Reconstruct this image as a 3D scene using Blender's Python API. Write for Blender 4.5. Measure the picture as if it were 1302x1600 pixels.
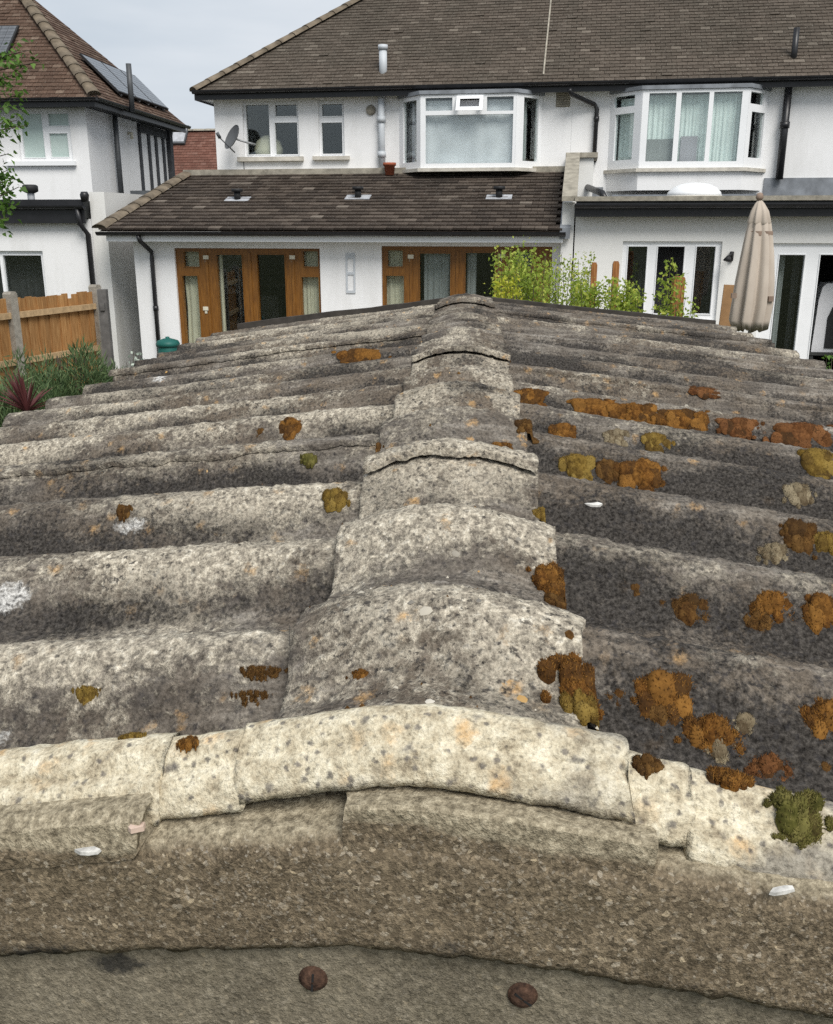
import bpy, math, random
import numpy as np
from mathutils import Vector, Matrix

random.seed(7)
RNG = np.random.default_rng(7)
R = math.radians
scn = bpy.context.scene
for o in list(bpy.data.objects):
    bpy.data.objects.remove(o, do_unlink=True)
COL = scn.collection

# ------------------------------------------------------------------ camera
CAM_Z, PITCH, FOC = 2.55, 16.8, 1480.0      # eye height (m), tilt below the horizon, focal length in photo pixels
cam = bpy.data.objects.new('camera', bpy.data.cameras.new('camera'))
COL.objects.link(cam)
cam.location = (0, 0, CAM_Z)
cam.rotation_euler = (R(90 - PITCH), 0, 0)
cam.data.sensor_fit = 'VERTICAL'
cam.data.sensor_height = 36.0
cam.data.lens = 36.0 * FOC / 1600.0
cam.data.clip_start = 0.05
cam.data.clip_end = 3000
scn.camera = cam

# ------------------------------------------------------------------ world, sun, exposure
SUN_EL, SUN_AZ = 50.0, 157.0                 # overcast: soft light from high up behind the viewer
w = bpy.data.worlds.new('World'); scn.world = w; w.use_nodes = True
wn = w.node_tree.nodes; wl = w.node_tree.links; wn.clear()
out = wn.new('ShaderNodeOutputWorld')
sky = wn.new('ShaderNodeTexSky'); sky.sky_type = 'NISHITA'; sky.sun_disc = False
sky.sun_elevation = R(SUN_EL); sky.sun_rotation = R(SUN_AZ); sky.dust_density = 3.0; sky.air_density = 1.0
bg1 = wn.new('ShaderNodeBackground'); bg1.inputs[1].default_value = 0.09
wl.new(sky.outputs[0], bg1.inputs[0])
tc = wn.new('ShaderNodeTexCoord')
mp = wn.new('ShaderNodeMapping'); mp.inputs['Scale'].default_value = (1.0, 1.0, 4.5)
wl.new(tc.outputs['Generated'], mp.inputs[0])
nz = wn.new('ShaderNodeTexNoise'); nz.inputs['Scale'].default_value = 2.3; nz.inputs['Detail'].default_value = 5; nz.inputs['Roughness'].default_value = 0.5
wl.new(mp.outputs[0], nz.inputs['Vector'])
cr = wn.new('ShaderNodeValToRGB')
cr.color_ramp.elements[0].position = 0.30; cr.color_ramp.elements[0].color = (0.56, 0.645, 0.735, 1)
cr.color_ramp.elements[1].position = 0.68; cr.color_ramp.elements[1].color = (0.86, 0.90, 0.95, 1)
wl.new(nz.outputs['Fac'], cr.inputs[0])
bg2 = wn.new('ShaderNodeBackground'); bg2.inputs[1].default_value = 0.87
wl.new(cr.outputs[0], bg2.inputs[0])
mx = wn.new('ShaderNodeMixShader'); mx.inputs[0].default_value = 0.90      # cloud deck over the sky
wl.new(bg1.outputs[0], mx.inputs[1]); wl.new(bg2.outputs[0], mx.inputs[2]); wl.new(mx.outputs[0], out.inputs[0])

sun = bpy.data.objects.new('sun', bpy.data.lights.new('sun', 'SUN'))
COL.objects.link(sun)
sun.data.energy = 3.2; sun.data.angle = R(32); sun.data.color = (1.0, 0.965, 0.91)
_a = R(SUN_AZ)
_d = Vector((math.sin(_a) * math.cos(R(SUN_EL)), math.cos(_a) * math.cos(R(SUN_EL)), math.sin(R(SUN_EL))))
sun.rotation_euler = _d.to_track_quat('Z', 'Y').to_euler()
sun.location = (0, -5, 30)
scn.view_settings.view_transform = 'Standard'; scn.view_settings.look = 'None'
scn.view_settings.exposure = 0.14; scn.view_settings.gamma = 1.0
scn.view_settings.use_curve_mapping = False
scn.render.engine = 'CYCLES'
scn.cycles.use_denoising = False; scn.cycles.sample_clamp_indirect = 2.0; scn.cycles.max_bounces = 6; scn.cycles.transparent_max_bounces = 12

# ------------------------------------------------------------------ surveying: sight lines of the camera
CP, SP = math.cos(R(PITCH)), math.sin(R(PITCH))
def ray(px, py):
    x = (px - 651) / FOC; y = (800 - py) / FOC
    return Vector((x, CP + y * SP, -SP + y * CP))
def at(px, py, Y):
    d = ray(px, py); k = Y / d.y
    return Vector((d.x * k, Y, CAM_Z + d.z * k))

# ------------------------------------------------------------------ noise
_T = np.random.default_rng(3).random((64, 64, 64)).astype(np.float32)
def vnoise(x, y, z=0.0):
    x, y, z = np.broadcast_arrays(np.asarray(x, float), np.asarray(y, float), np.asarray(z, float))
    xi, yi, zi = np.floor(x).astype(int), np.floor(y).astype(int), np.floor(z).astype(int)
    fx, fy, fz = x - xi, y - yi, z - zi
    fx, fy, fz = [f * f * (3 - 2 * f) for f in (fx, fy, fz)]
    g = lambda a, b, c: _T[(xi + a) % 64, (yi + b) % 64, (zi + c) % 64]
    l = lambda a, b, t: a + (b - a) * t
    return l(l(l(g(0,0,0), g(1,0,0), fx), l(g(0,1,0), g(1,1,0), fx), fy),
             l(l(g(0,0,1), g(1,0,1), fx), l(g(0,1,1), g(1,1,1), fx), fy), fz)
def fbm(x, y, z=0.0, o=4):
    s = 0; a = .5; n = 0
    for k in range(o):
        s = s + a * vnoise(np.asarray(x) * 2**k + 17.3 * k, np.asarray(y) * 2**k + 5.1 * k, np.asarray(z) * 2**k); n += a; a *= .5
    return s / n
def sstep(a, b, x):
    t = np.clip((x - a) / (b - a), 0, 1); return t * t * (3 - 2 * t)

# ------------------------------------------------------------------ materials
MATS = {}
class NT:
    def __init__(s, name, rough=0.8, spec=0.3):
        m = bpy.data.materials.new(name); m.use_nodes = True; MATS[name] = m; s.m = m
        s.n = m.node_tree.nodes; s.l = m.node_tree.links
        s.b = s.n['Principled BSDF']; s.b.inputs['Roughness'].default_value = rough
        s.b.inputs['Specular IOR Level'].default_value = spec
        s.tc = s.n.new('ShaderNodeTexCoord')
    def co(s, kind='Object', scale=None):
        o = s.tc.outputs[kind]
        if scale is None: return o
        mp = s.n.new('ShaderNodeMapping'); mp.inputs['Scale'].default_value = scale; s.l.new(o, mp.inputs[0]); return mp.outputs[0]
    def noise(s, scale, detail=4, rough=.55, vec=None, dist=0):
        n = s.n.new('ShaderNodeTexNoise'); n.inputs['Scale'].default_value = scale; n.inputs['Detail'].default_value = detail
        n.inputs['Roughness'].default_value = rough; n.inputs['Distortion'].default_value = dist
        s.l.new(vec if vec is not None else s.co(), n.inputs['Vector']); return n.outputs['Fac']
    def voro(s, scale, vec=None, out='Distance', rnd=1):
        n = s.n.new('ShaderNodeTexVoronoi'); n.inputs['Scale'].default_value = scale; n.inputs['Randomness'].default_value = rnd
        s.l.new(vec if vec is not None else s.co(), n.inputs['Vector']); return n.outputs[out]
    def ramp(s, fac, stops):
        n = s.n.new('ShaderNodeValToRGB'); e = n.color_ramp.elements
        while len(e) < len(stops): e.new(.5)
        for k, (p, c) in enumerate(stops):
            e[k].position = p; e[k].color = (c, c, c, 1) if isinstance(c, (int, float)) else (*c, 1)
        s.l.new(fac, n.inputs[0]); return n.outputs[0]
    def mix(s, fac, a, b, mode='MIX'):
        n = s.n.new('ShaderNodeMix'); n.data_type = 'RGBA'; n.blend_type = mode
        for v, i in ((fac, n.inputs[0]), (a, n.inputs[6]), (b, n.inputs[7])):
            if isinstance(v, tuple): i.default_value = (*v, 1)
            elif isinstance(v, (int, float)): i.default_value = v if i == n.inputs[0] else (v, v, v, 1)
            else: s.l.new(v, i)
        return n.outputs[2]
    def math(s, op, a, b=0.0, clamp=False):
        n = s.n.new('ShaderNodeMath'); n.operation = op; n.use_clamp = clamp
        for v, i in ((a, n.inputs[0]), (b, n.inputs[1])):
            if isinstance(v, (int, float)): i.default_value = v
            else: s.l.new(v, i)
        return n.outputs[0]
    def attr(s, name):
        n = s.n.new('ShaderNodeAttribute'); n.attribute_name = name; return n.outputs['Fac']
    def island(s):
        return s.n.new('ShaderNodeNewGeometry').outputs['Random Per Island']
    def objrnd(s):
        return s.n.new('ShaderNodeObjectInfo').outputs['Random']
    def color(s, c):
        i = s.b.inputs['Base Color']
        if isinstance(c, tuple): i.default_value = (*c, 1)
        else: s.l.new(c, i)
        return s
    def bump(s, h, dist=.005, strength=.6):
        n = s.n.new('ShaderNodeBump'); n.inputs['Distance'].default_value = dist; n.inputs['Strength'].default_value = strength
        s.l.new(h, n.inputs['Height']); s.l.new(n.outputs[0], s.b.inputs['Normal']); return s

def simple(name, c, rough=.7, var=.12, scale=6.0, spec=.3, bump=0):
    t = NT(name, rough, spec)
    f = t.noise(scale, 4)
    lo = tuple(v * (1 - var) for v in c); hi = tuple(min(1, v * (1 + var)) for v in c)
    t.color(t.ramp(f, [(.3, lo), (.7, hi)]))
    if bump: t.bump(t.noise(scale * 8, 3), bump, .5)
    return t

# weathered cement sheeting: attributes lich (pale lichen) and dark (black algae, painted flank shade) vary over the sheet
def spots(t, scale, thr, size, soft=.10, warp=.012, seed=0.0):
    """per-cell blotches: a share (1 - thr) of the cells carries one; returns mask and the cell's random value"""
    mp = t.n.new('ShaderNodeMapping'); mp.inputs['Location'].default_value = (seed, seed * 1.7, seed * .6); t.l.new(t.co(), mp.inputs[0])
    wz = t.n.new('ShaderNodeTexNoise'); wz.inputs['Scale'].default_value = scale * .9; wz.inputs['Detail'].default_value = 4; wz.inputs['Roughness'].default_value = .7; t.l.new(mp.outputs[0], wz.inputs['Vector'])
    vm = t.n.new('ShaderNodeVectorMath'); vm.operation = 'MULTIPLY_ADD'; vm.inputs[1].default_value = (warp,) * 3
    t.l.new(wz.outputs['Color'], vm.inputs[0]); t.l.new(mp.outputs[0], vm.inputs[2])
    v = t.n.new('ShaderNodeTexVoronoi'); v.inputs['Scale'].default_value = scale; t.l.new(vm.outputs[0], v.inputs['Vector'])
    sx = t.n.new('ShaderNodeSeparateColor'); t.l.new(v.outputs['Color'], sx.inputs[0])
    near = t.ramp(v.outputs['Distance'], [(max(0, size - soft), 1), (size + soft, 0)])
    return near, sx.outputs[0], sx.outputs[1]
def cement(name, lich_gain=1.0, orange=.6):
    t = NT(name, .95, .10)
    n_a = t.noise(12, 6, .70); n_b = t.noise(62, 5, .74); n_c = t.noise(180, 4, .7); n_d = t.noise(3.6, 6, .66); n_e = t.noise(78, 5, .78, vec=t.co('Object', (1.1, .9, 1)))
    st = t.noise(1.0, 6, .68, vec=t.co('Object', (4, 60, 12)))               # streaks running down the slope
    L, D = t.attr('lich'), t.attr('dark')
    base = t.ramp(n_a, [(.30, (.085, .073, .061)), (.47, (.165, .144, .120)), (.66, (.27, .245, .21))])
    base = t.mix(t.ramp(st, [(.36, .8), (.58, 0)]), base, (.070, .062, .055))
    base = t.mix(t.ramp(st, [(.55, 0), (.72, .6)]), base, (.34, .315, .28))
    base = t.mix(t.ramp(n_d, [(.42, 0), (.60, .6)]), base, (.135, .105, .075))
    # lichen crust, cream to grey, in ragged patches of every size
    fld = t.math('ADD', t.math('MULTIPLY', L, .42 * lich_gain), t.math('ADD', t.math('MULTIPLY', n_b, .72), t.math('MULTIPLY', n_a, .42)))
    lm = t.ramp(t.math('MULTIPLY', fld, .8), [(.600, 0), (.725, 1)])
    lc = t.ramp(n_e, [(.34, (.17, .150, .122)), (.46, (.32, .283, .225)), (.56, (.48, .43, .34)), (.66, (.66, .61, .51))])
    base = t.mix(t.math('MULTIPLY', lm, .94), base, lc)
    nr, r1, r2 = spots(t, 30, .8, .26, .16, .05, 21.0)
    om = t.math('MULTIPLY', t.math('MULTIPLY', nr, t.ramp(r1, [(.80, 0), (.88, 1)])), t.ramp(n_b, [(.40, 0), (.52, orange)]))
    base = t.mix(om, base, (.50, .30, .12))
    # black algae film, torn at its edges, with painted flank shade
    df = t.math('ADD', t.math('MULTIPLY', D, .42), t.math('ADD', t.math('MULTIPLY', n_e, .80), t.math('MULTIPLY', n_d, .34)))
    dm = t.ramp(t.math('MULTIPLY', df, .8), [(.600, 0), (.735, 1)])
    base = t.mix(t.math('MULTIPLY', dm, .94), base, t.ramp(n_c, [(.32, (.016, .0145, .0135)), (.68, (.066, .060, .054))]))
    sm = t.ramp(t.math('ADD', t.math('MULTIPLY', t.attr('smear'), .42), t.math('ADD', t.math('MULTIPLY', n_e, .45), t.math('MULTIPLY', st, .45))), [(.735, 0), (.84, .85)])
    base = t.mix(sm, base, t.ramp(n_c, [(.3, (.38, .37, .35)), (.6, (.62, .61, .58))]))
    # black freckles
    nr, r1, r2 = spots(t, 74, .6, .22, .14, .022, 9.0)
    base = t.mix(t.math('MULTIPLY', t.math('MULTIPLY', nr, t.ramp(r1, [(.60, 0), (.72, 1)])), .75), base, (.035, .033, .035))
    pep = t.ramp(t.noise(105, 4, .62, vec=t.co('Object', (1, 1.2, .9))), [(.36, .88), (.43, 0)])
    base = t.mix(t.math('MULTIPLY', pep, t.ramp(n_d, [(.35, .35), (.6, 1)])), base, (.040, .037, .036))
    base = t.mix(.75, base, t.mix(1.0, base, t.ramp(n_c, [(.30, .25), (.48, .95), (.70, 1.7)]), 'MULTIPLY'))
    t.color(base)
    h = t.math('ADD', t.math('MULTIPLY', n_b, .9), t.math('ADD', t.math('MULTIPLY', n_c, .45), t.math('MULTIPLY', lm, .25)))
    t.bump(h, .008, .8)
    return t
cement('sheet_cement')
cement('ridge_cement', 1.1, .8)

t = NT('verge_cement', .95, .1)          # cream crust with orange and grey freckles
na, nb, nc = t.noise(18, 6, .74), t.noise(52, 5, .76), t.noise(200, 4, .68)
c = t.ramp(nb, [(.30, (.22, .18, .125)), (.43, (.44, .38, .27)), (.56, (.60, .54, .405)), (.68, (.71, .655, .52))])
nr, r1, r2 = spots(t, 34, .6, .30, .16, .04, 3.0)
c = t.mix(t.math('MULTIPLY', t.math('MULTIPLY', nr, t.ramp(r1, [(.52, 0), (.62, 1)])), t.ramp(nb, [(.38, .1), (.55, .8)])), c, (.54, .34, .15))
c = t.mix(t.math('MULTIPLY', t.ramp(t.math('ADD', t.math('MULTIPLY', t.attr('dark'), .6), t.math('MULTIPLY', na, .7)), [(.52, 0), (.74, 1)]), .80), c, t.ramp(nb, [(.3, (.10, .092, .082)), (.7, (.30, .275, .235))]))
for sc, sz, sd, cut in ((55, .22, 9.0, .70), (115, .28, 13.0, .60)):
    nr, r1, r2 = spots(t, sc, .6, sz, .10, 1.2 / sc, sd)
    c = t.mix(t.math('MULTIPLY', t.math('MULTIPLY', nr, t.ramp(r1, [(cut, 0), (cut + .04, 1)])), .75), c, (.11, .10, .095))
c = t.mix(.7, c, t.mix(1.0, c, t.ramp(t.noise(260, 3, .7), [(.30, .30), (.46, .95), (.70, 1.35)]), 'MULTIPLY'))
t.color(c).bump(t.math('ADD', nb, t.math('MULTIPLY', nc, .5)), .006, .7)

def grains(t, scale, stops):
    v = t.n.new('ShaderNodeTexVoronoi'); v.inputs['Scale'].default_value = scale; t.l.new(t.co(), v.inputs['Vector'])
    sx = t.n.new('ShaderNodeSeparateColor'); t.l.new(v.outputs['Color'], sx.inputs[0])
    return t.ramp(sx.outputs[0], stops), v.outputs['Distance'], sx.outputs[1]
def concrete(name, lo, mid, hi, agg=1.0, green=.3):
    t = NT(name, .95, .12)
    na, nb, nc = t.noise(5, 7, .70), t.noise(26, 6, .76), t.noise(150, 4, .72)
    c = t.ramp(nb, [(.30, lo), (.50, mid), (.70, hi)])
    c = t.mix(t.ramp(na, [(.40, 0), (.58, .8)]), c, tuple(v * .40 for v in mid))
    c = t.mix(t.ramp(t.noise(9, 7, .72, vec=t.co('Object', (1, 1, 1.6))), [(.54, 0), (.66, .6)]), c, tuple(min(1, v * 1.45) for v in mid))
    c = t.mix(t.math('MULTIPLY', t.ramp(t.noise(4.5, 5, .6, vec=t.co('Object', (1, 1, 2.2))), [(.50, 0), (.66, 1)]), green), c, (.165, .145, .085))
    k = lambda f: tuple(v * f for v in mid)
    g1, d1, r1 = grains(t, 285, [(0, k(.22)), (.25, k(.55)), (.6, k(1.05)), (.88, k(1.5)), (.97, (.44, .39, .31)), (1, (.58, .47, .31))])
    g2, d2, r2 = grains(t, 560, [(0, k(.30)), (.5, k(.95)), (.9, k(1.7)), (1, (.55, .50, .42))])
    c = t.mix(t.math('MULTIPLY', t.ramp(nb, [(.32, .3), (.54, 1)]), .66 * agg), c, g1)
    c = t.mix(t.math('MULTIPLY', t.ramp(na, [(.38, .1), (.6, 1)]), .40 * agg), c, g2)
    pale = t.ramp(t.math('ADD', t.math('MULTIPLY', t.attr('lich'), .75), t.math('MULTIPLY', nb, .5)), [(.46, 0), (.72, .92)])
    c = t.mix(pale, c, t.ramp(nc, [(.30, (.15, .125, .085)), (.5, (.31, .265, .185)), (.7, (.46, .405, .295))]))
    c = t.mix(t.math('MULTIPLY', t.ramp(t.math('ADD', t.math('MULTIPLY', t.attr('dark'), .62), t.math('ADD', t.math('MULTIPLY', nb, .30), t.math('MULTIPLY', nc, .28))), [(.56, 0), (.66, 1)]), .88), c, (.032, .031, .029))
    c = t.mix(.45, c, t.mix(1.0, c, t.ramp(nc, [(.28, .30), (.5, 1.0), (.72, 1.6)]), 'MULTIPLY'))
    t.color(c).bump(t.math('ADD', t.math('MULTIPLY', nb, .8), t.math('ADD', t.math('MULTIPLY', nc, .7), t.math('MULTIPLY', r1, .35 * agg))), .007, .8)
concrete('barge_concrete', (.088, .068, .045), (.190, .150, .100), (.315, .258, .178), 1.1, .2)
concrete('panel_concrete', (.16, .136, .096), (.245, .212, .155), (.34, .30, .225), .42, .25)
concrete('block_concrete', (.20, .170, .115), (.335, .290, .205), (.47, .415, .305), .45, .0)

def moss_mat(name, a, b, c_):
    t = NT(name, .95, .05)
    f = t.noise(130, 5, .75); g = t.noise(40, 4, .65)
    dk = tuple(v * .25 for v in a)
    c = t.mix(t.ramp(g, [(.34, 0), (.66, 1)]), t.ramp(f, [(.28, dk), (.5, a), (.72, b)]), t.ramp(f, [(.28, a), (.5, b), (.72, c_)]))
    il = t.island()
    c = t.mix(t.ramp(il, [(.45, .0), (1, .7)]), c, c_)
    c = t.mix(t.ramp(il, [(.0, .75), (.4, 0)]), c, (.040, .024, .012))
    t.color(c)
moss_mat('moss_orange', (.046, .020, .007), (.145, .062, .014), (.27, .135, .034))
moss_mat('moss_brown', (0.036, 0.0173, 0.0072), (0.0972, 0.0475, 0.0144), (0.1584, 0.09, 0.0302))
moss_mat('moss_red', (.050, .020, .009), (.125, .052, .018), (.20, .095, .040))
moss_mat('moss_yellow', (0.0816, 0.051, 0.0122), (0.1768, 0.1122, 0.0238), (0.2516, 0.1768, 0.051))
moss_mat('moss_green', (0.044, 0.044, 0.012), (0.1, 0.0944, 0.024), (0.192, 0.168, 0.06))
moss_mat('moss_pale', (0.104, 0.08, 0.0496), (0.2, 0.16, 0.1), (0.288, 0.248, 0.168))

t = NT('rust', .9, .2); t.color(t.ramp(t.noise(160, 5, .65), [(.3, (.028, .017, .013)), (.55, (.075, .042, .028)), (.75, (.13, .075, .05))])).bump(t.noise(300, 3), .002, .8)

def render_wall(name, c, stain=.25):
    t = NT(name, .9, .15)
    z = t.co('Object', (1, 1, .22))
    f = t.noise(2.2, 6, .62, vec=z); g = t.noise(14, 4)
    d = tuple(v * .72 for v in c)
    col = t.mix(t.math('MULTIPLY', t.ramp(f, [(.50, 0), (.78, 1)]), stain), c, (d[0], d[1] * .99, d[2] * .95))
    col = t.mix(t.math('MULTIPLY', t.ramp(g, [(.45, 0), (.75, 1)]), .10), col, d)
    t.color(col).bump(t.noise(70, 3), .01, .25)
render_wall('render_white', (.80, .80, .80), .55)
render_wall('render_cream', (.74, .735, .71), .25)
render_wall('render_stained', (.72, .715, .69), 1.0)

simple('upvc', (.80, .81, .82), .35, .03, 3, .5)
simple('black_plastic', (.012, .012, .014), .4, .3, 5, .5)
simple('dark_bitumen', (.045, .047, .045), .9, .35, 4)
simple('lead', (.20, .215, .235), .55, .3, 5, .4)
simple('lead_pale', (.36, .37, .39), .6, .25, 6, .3)
simple('grey_pipe', (.50, .53, .56), .5, .08, 3, .4)
simple('dark_grey_pipe', (.065, .07, .075), .5, .2, 4, .4)
simple('stone_coping', (.30, .275, .225), .9, .3, 9, .2, .01)
simple('pale_stone', (.52, .49, .43), .9, .2, 8, .2, .01)
simple('mortar_hip', (.165, .135, .10), .95, .35, 7, .1, .01)
simple('terracotta', (.32, .095, .05), .85, .2, 20)
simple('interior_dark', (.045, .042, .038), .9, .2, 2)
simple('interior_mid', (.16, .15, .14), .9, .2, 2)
simple('timber_black', (.045, .047, .052), .7, .3, 8)
simple('dish_grey', (.10, .105, .11), .6, .1, 5)
simple('brass', (.62, .58, .46), .4, .1, 30)
simple('teal_plastic', (.012, .10, .085), .5, .15, 8)
simple('rubber', (.02, .02, .021), .6, .2, 8)
simple('white_metal', (.72, .72, .74), .35, .04, 5, .5)
simple('brown_board', (.33, .19, .09), .8, .2, 6)
simple('chip_white', (.52, .51, .48), .95, .45, 120)
simple('chip_pink', (.55, .42, .34), .85, .2, 60)
simple('galvanised', (.33, .34, .35), .5, .15, 12, .5)
simple('bark', (.10, .082, .062), .95, .35, 20, .1, .01)
simple('soil', (.075, .055, .038), .95, .35, 9)

def tile_mat(name, stops, moss=(.05, .045, .035), mossf=.4, isl=True, calm=.45):
    t = NT(name, .9, .15)
    r = t.island() if isl else t.objrnd()
    f = t.noise(30, 4, .6)
    c = t.ramp(r, stops)
    c = t.mix(calm, c, stops[1][1])
    c = t.mix(.5, c, t.mix(1.0, c, t.ramp(f, [(.3, .45), (.7, 1.5)]), 'MULTIPLY'))
    c = t.mix(t.math('MULTIPLY', t.ramp(t.noise(.9, 5, .6), [(.42, 0), (.62, 1)]), mossf), c, moss)
    c = t.mix(t.ramp(t.noise(48, 2), [(.66, 0), (.70, .55)]), c, (.42, .40, .34))
    t.color(c).bump(f, .006, .5)
TS = [(0, (.064, .051, .040)), (.35, (.084, .068, .054)), (.7, (.102, .083, .066)), (.94, (.126, .104, .084)), (1, (.22, .19, .155))]
tile_mat('tile_main', TS)
TE = [(0, (.034, .026, .021)), (.4, (.058, .045, .036)), (.75, (.084, .066, .053)), (.95, (.122, .098, .079)), (1, (.24, .205, .17))]
tile_mat('tile_extension', TE, (.035, .032, .030), .35, True, .35)
tile_mat('tile_extension_single', TE, (.035, .032, .030), .35, False, .35)
TL = [(0, (.062, .037, .027)), (.4, (.098, .061, .044)), (.8, (.132, .084, .061)), (1, (.25, .19, .145))]
tile_mat('tile_left', TL, (.06, .042, .03), .35)
TF = [(0, (.10, .044, .032)), (.5, (.15, .068, .050)), (.9, (.19, .095, .072)), (1, (.25, .15, .12))]
tile_mat('tile_far', TF, (.08, .045, .035), .3)

t = NT('door_wood', .45, .45)
g = t.noise(9, 5, .6, vec=t.co('Object', (6, 6, .5)))
t.color(t.ramp(g, [(.3, (.115, .045, .006)), (.55, (.195, .080, .011)), (.75, (.27, .12, .021))]))
t = NT('fence_wood', .85, .15)
g = t.noise(8, 5, .65, vec=t.co('Object', (9, 9, .55)))
c = t.ramp(g, [(.28, (.20, .095, .032)), (.52, (.36, .19, .075)), (.75, (.48, .29, .13))])
c = t.mix(.45, c, t.mix(1.0, c, t.ramp(t.objrnd(), [(0, (.55, .55, .55)), (1, (1.25, 1.2, 1.1))]), 'MULTIPLY'))
t.color(c)
simple('rail_wood', (.42, .29, .16), .85, .25, 14)
simple('post_concrete', (.30, .275, .235), .95, .25, 14, .1, .01)
simple('post_dark', (.12, .115, .11), .9, .3, 9)
t = NT('trellis_wood', .85, .15)
t.color(t.ramp(t.noise(10, 4, .6, vec=t.co('Object', (6, 6, .6))), [(.3, (.20, .075, .025)), (.7, (.38, .18, .07))]))
t = NT('parasol_fabric', .9, .1)
t.color(t.ramp(t.noise(5, 5, .6, vec=t.co('Object', (1, 1, .5))), [(.3, (.42, .36, .30)), (.7, (.53, .46, .39))]))
simple('parasol_trim', (.24, .175, .135), .8, .2, 8)

t = NT('glass', .02, .5)
b = t.n; t.n.remove(t.b)
tr = b.new('ShaderNodeBsdfTransparent'); tr.inputs[0].default_value = (.94, .965, .955, 1)
gl = b.new('ShaderNodeBsdfGlossy'); gl.inputs['Roughness'].default_value = .015; gl.inputs[0].default_value = (.95, 1, 1, 1)
lw = b.new('ShaderNodeLayerWeight'); lw.inputs['Blend'].default_value = .5
pw = b.new('ShaderNodeMath'); pw.operation = 'POWER'; pw.inputs[1].default_value = 3.0; t.l.new(lw.outputs['Facing'], pw.inputs[0])
ms = b.new('ShaderNodeMixShader')
ad = b.new('ShaderNodeMath'); ad.operation = 'MULTIPLY_ADD'; ad.inputs[1].default_value = .75; ad.inputs[2].default_value = .055; ad.use_clamp = True
t.l.new(pw.outputs[0], ad.inputs[0]); t.l.new(ad.outputs[0], ms.inputs[0])
t.l.new(tr.outputs[0], ms.inputs[1]); t.l.new(gl.outputs[0], ms.inputs[2]); t.l.new(ms.outputs[0], b['Material Output'].inputs[0])

t = NT('frosted_glass', .35, .5)
t.color(t.ramp(t.noise(1.8, 4), [(.3, (.40, .50, .47)), (.7, (.52, .61, .575))]))
def curtain_mat(name, c, tr=.25):
    t = simple(name, c, .9, .10, 3, .1); t.b.inputs['Subsurface Weight'].default_value = 0
curtain_mat('curtain_white', (.70, .70, .74))
curtain_mat('curtain_lilac', (.40, .38, .42))
curtain_mat('curtain_mint', (.76, .82, .81))
curtain_mat('curtain_cream', (.62, .58, .46))
curtain_mat('curtain_grey', (.30, .31, .31))
curtain_mat('curtain_charcoal', (.055, .055, .058))
t = NT('solar_cell', .18, .9); t.color(t.ramp(t.voro(9, rnd=0), [(.3, (.075, .080, .088)), (.6, (.11, .115, .125))]))

def leaf_mat(name, stops, trans=.25):
    t = NT(name, .55, .3)
    c = t.ramp(t.island(), stops); t.color(c)
    tl = t.n.new('ShaderNodeBsdfTranslucent'); t.l.new(c, tl.inputs[0])
    m = t.n.new('ShaderNodeMixShader'); m.inputs[0].default_value = trans
    t.l.new(t.b.outputs[0], m.inputs[1]); t.l.new(tl.outputs[0], m.inputs[2]); t.l.new(m.outputs[0], t.n['Material Output'].inputs[0])
leaf_mat('leaf_tree', [(0, (.045, .10, .016)), (.5, (.085, .175, .028)), (1, (.15, .26, .05))], .35)
leaf_mat('leaf_shrub', [(0, (.19, .27, .035)), (.5, (.34, .44, .07)), (.85, (.48, .56, .11)), (1, (.62, .60, .12))], .5)
leaf_mat('leaf_yellow', [(0, (.36, .40, .04)), (.6, (.54, .56, .06)), (1, (.64, .60, .08))], .5)
leaf_mat('leaf_bush', [(0, (.050, .085, .035)), (.5, (.095, .150, .060)), (1, (.17, .23, .10))], .25)
leaf_mat('leaf_red', [(0, (.05, .014, .016)), (.6, (.11, .035, .035)), (1, (.30, .17, .14))], .15)
leaf_mat('leaf_pale', [(0, (.34, .40, .33)), (1, (.55, .60, .52))], .2)
leaf_mat('leaf_dark', [(0, (.020, .040, .012)), (.6, (.045, .080, .020)), (1, (.08, .13, .03))], .2)

t = NT('ground', .95, .1)
c = t.ramp(t.noise(.35, 6, .6), [(.35, (.040, .046, .022)), (.6, (.065, .068, .034)), (.75, (.10, .085, .06))])
t.color(t.mix(.4, c, t.ramp(t.noise(14, 5, .7), [(.3, (.025, .032, .015)), (.7, (.085, .09, .045))]))).bump(t.noise(30, 4), .04, .6)
t = NT('paving', .9, .2)
t.color(t.ramp(t.noise(6, 5, .65), [(.3, (.20, .185, .165)), (.7, (.32, .30, .27))])).bump(t.noise(60, 4), .01, .4)

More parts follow.
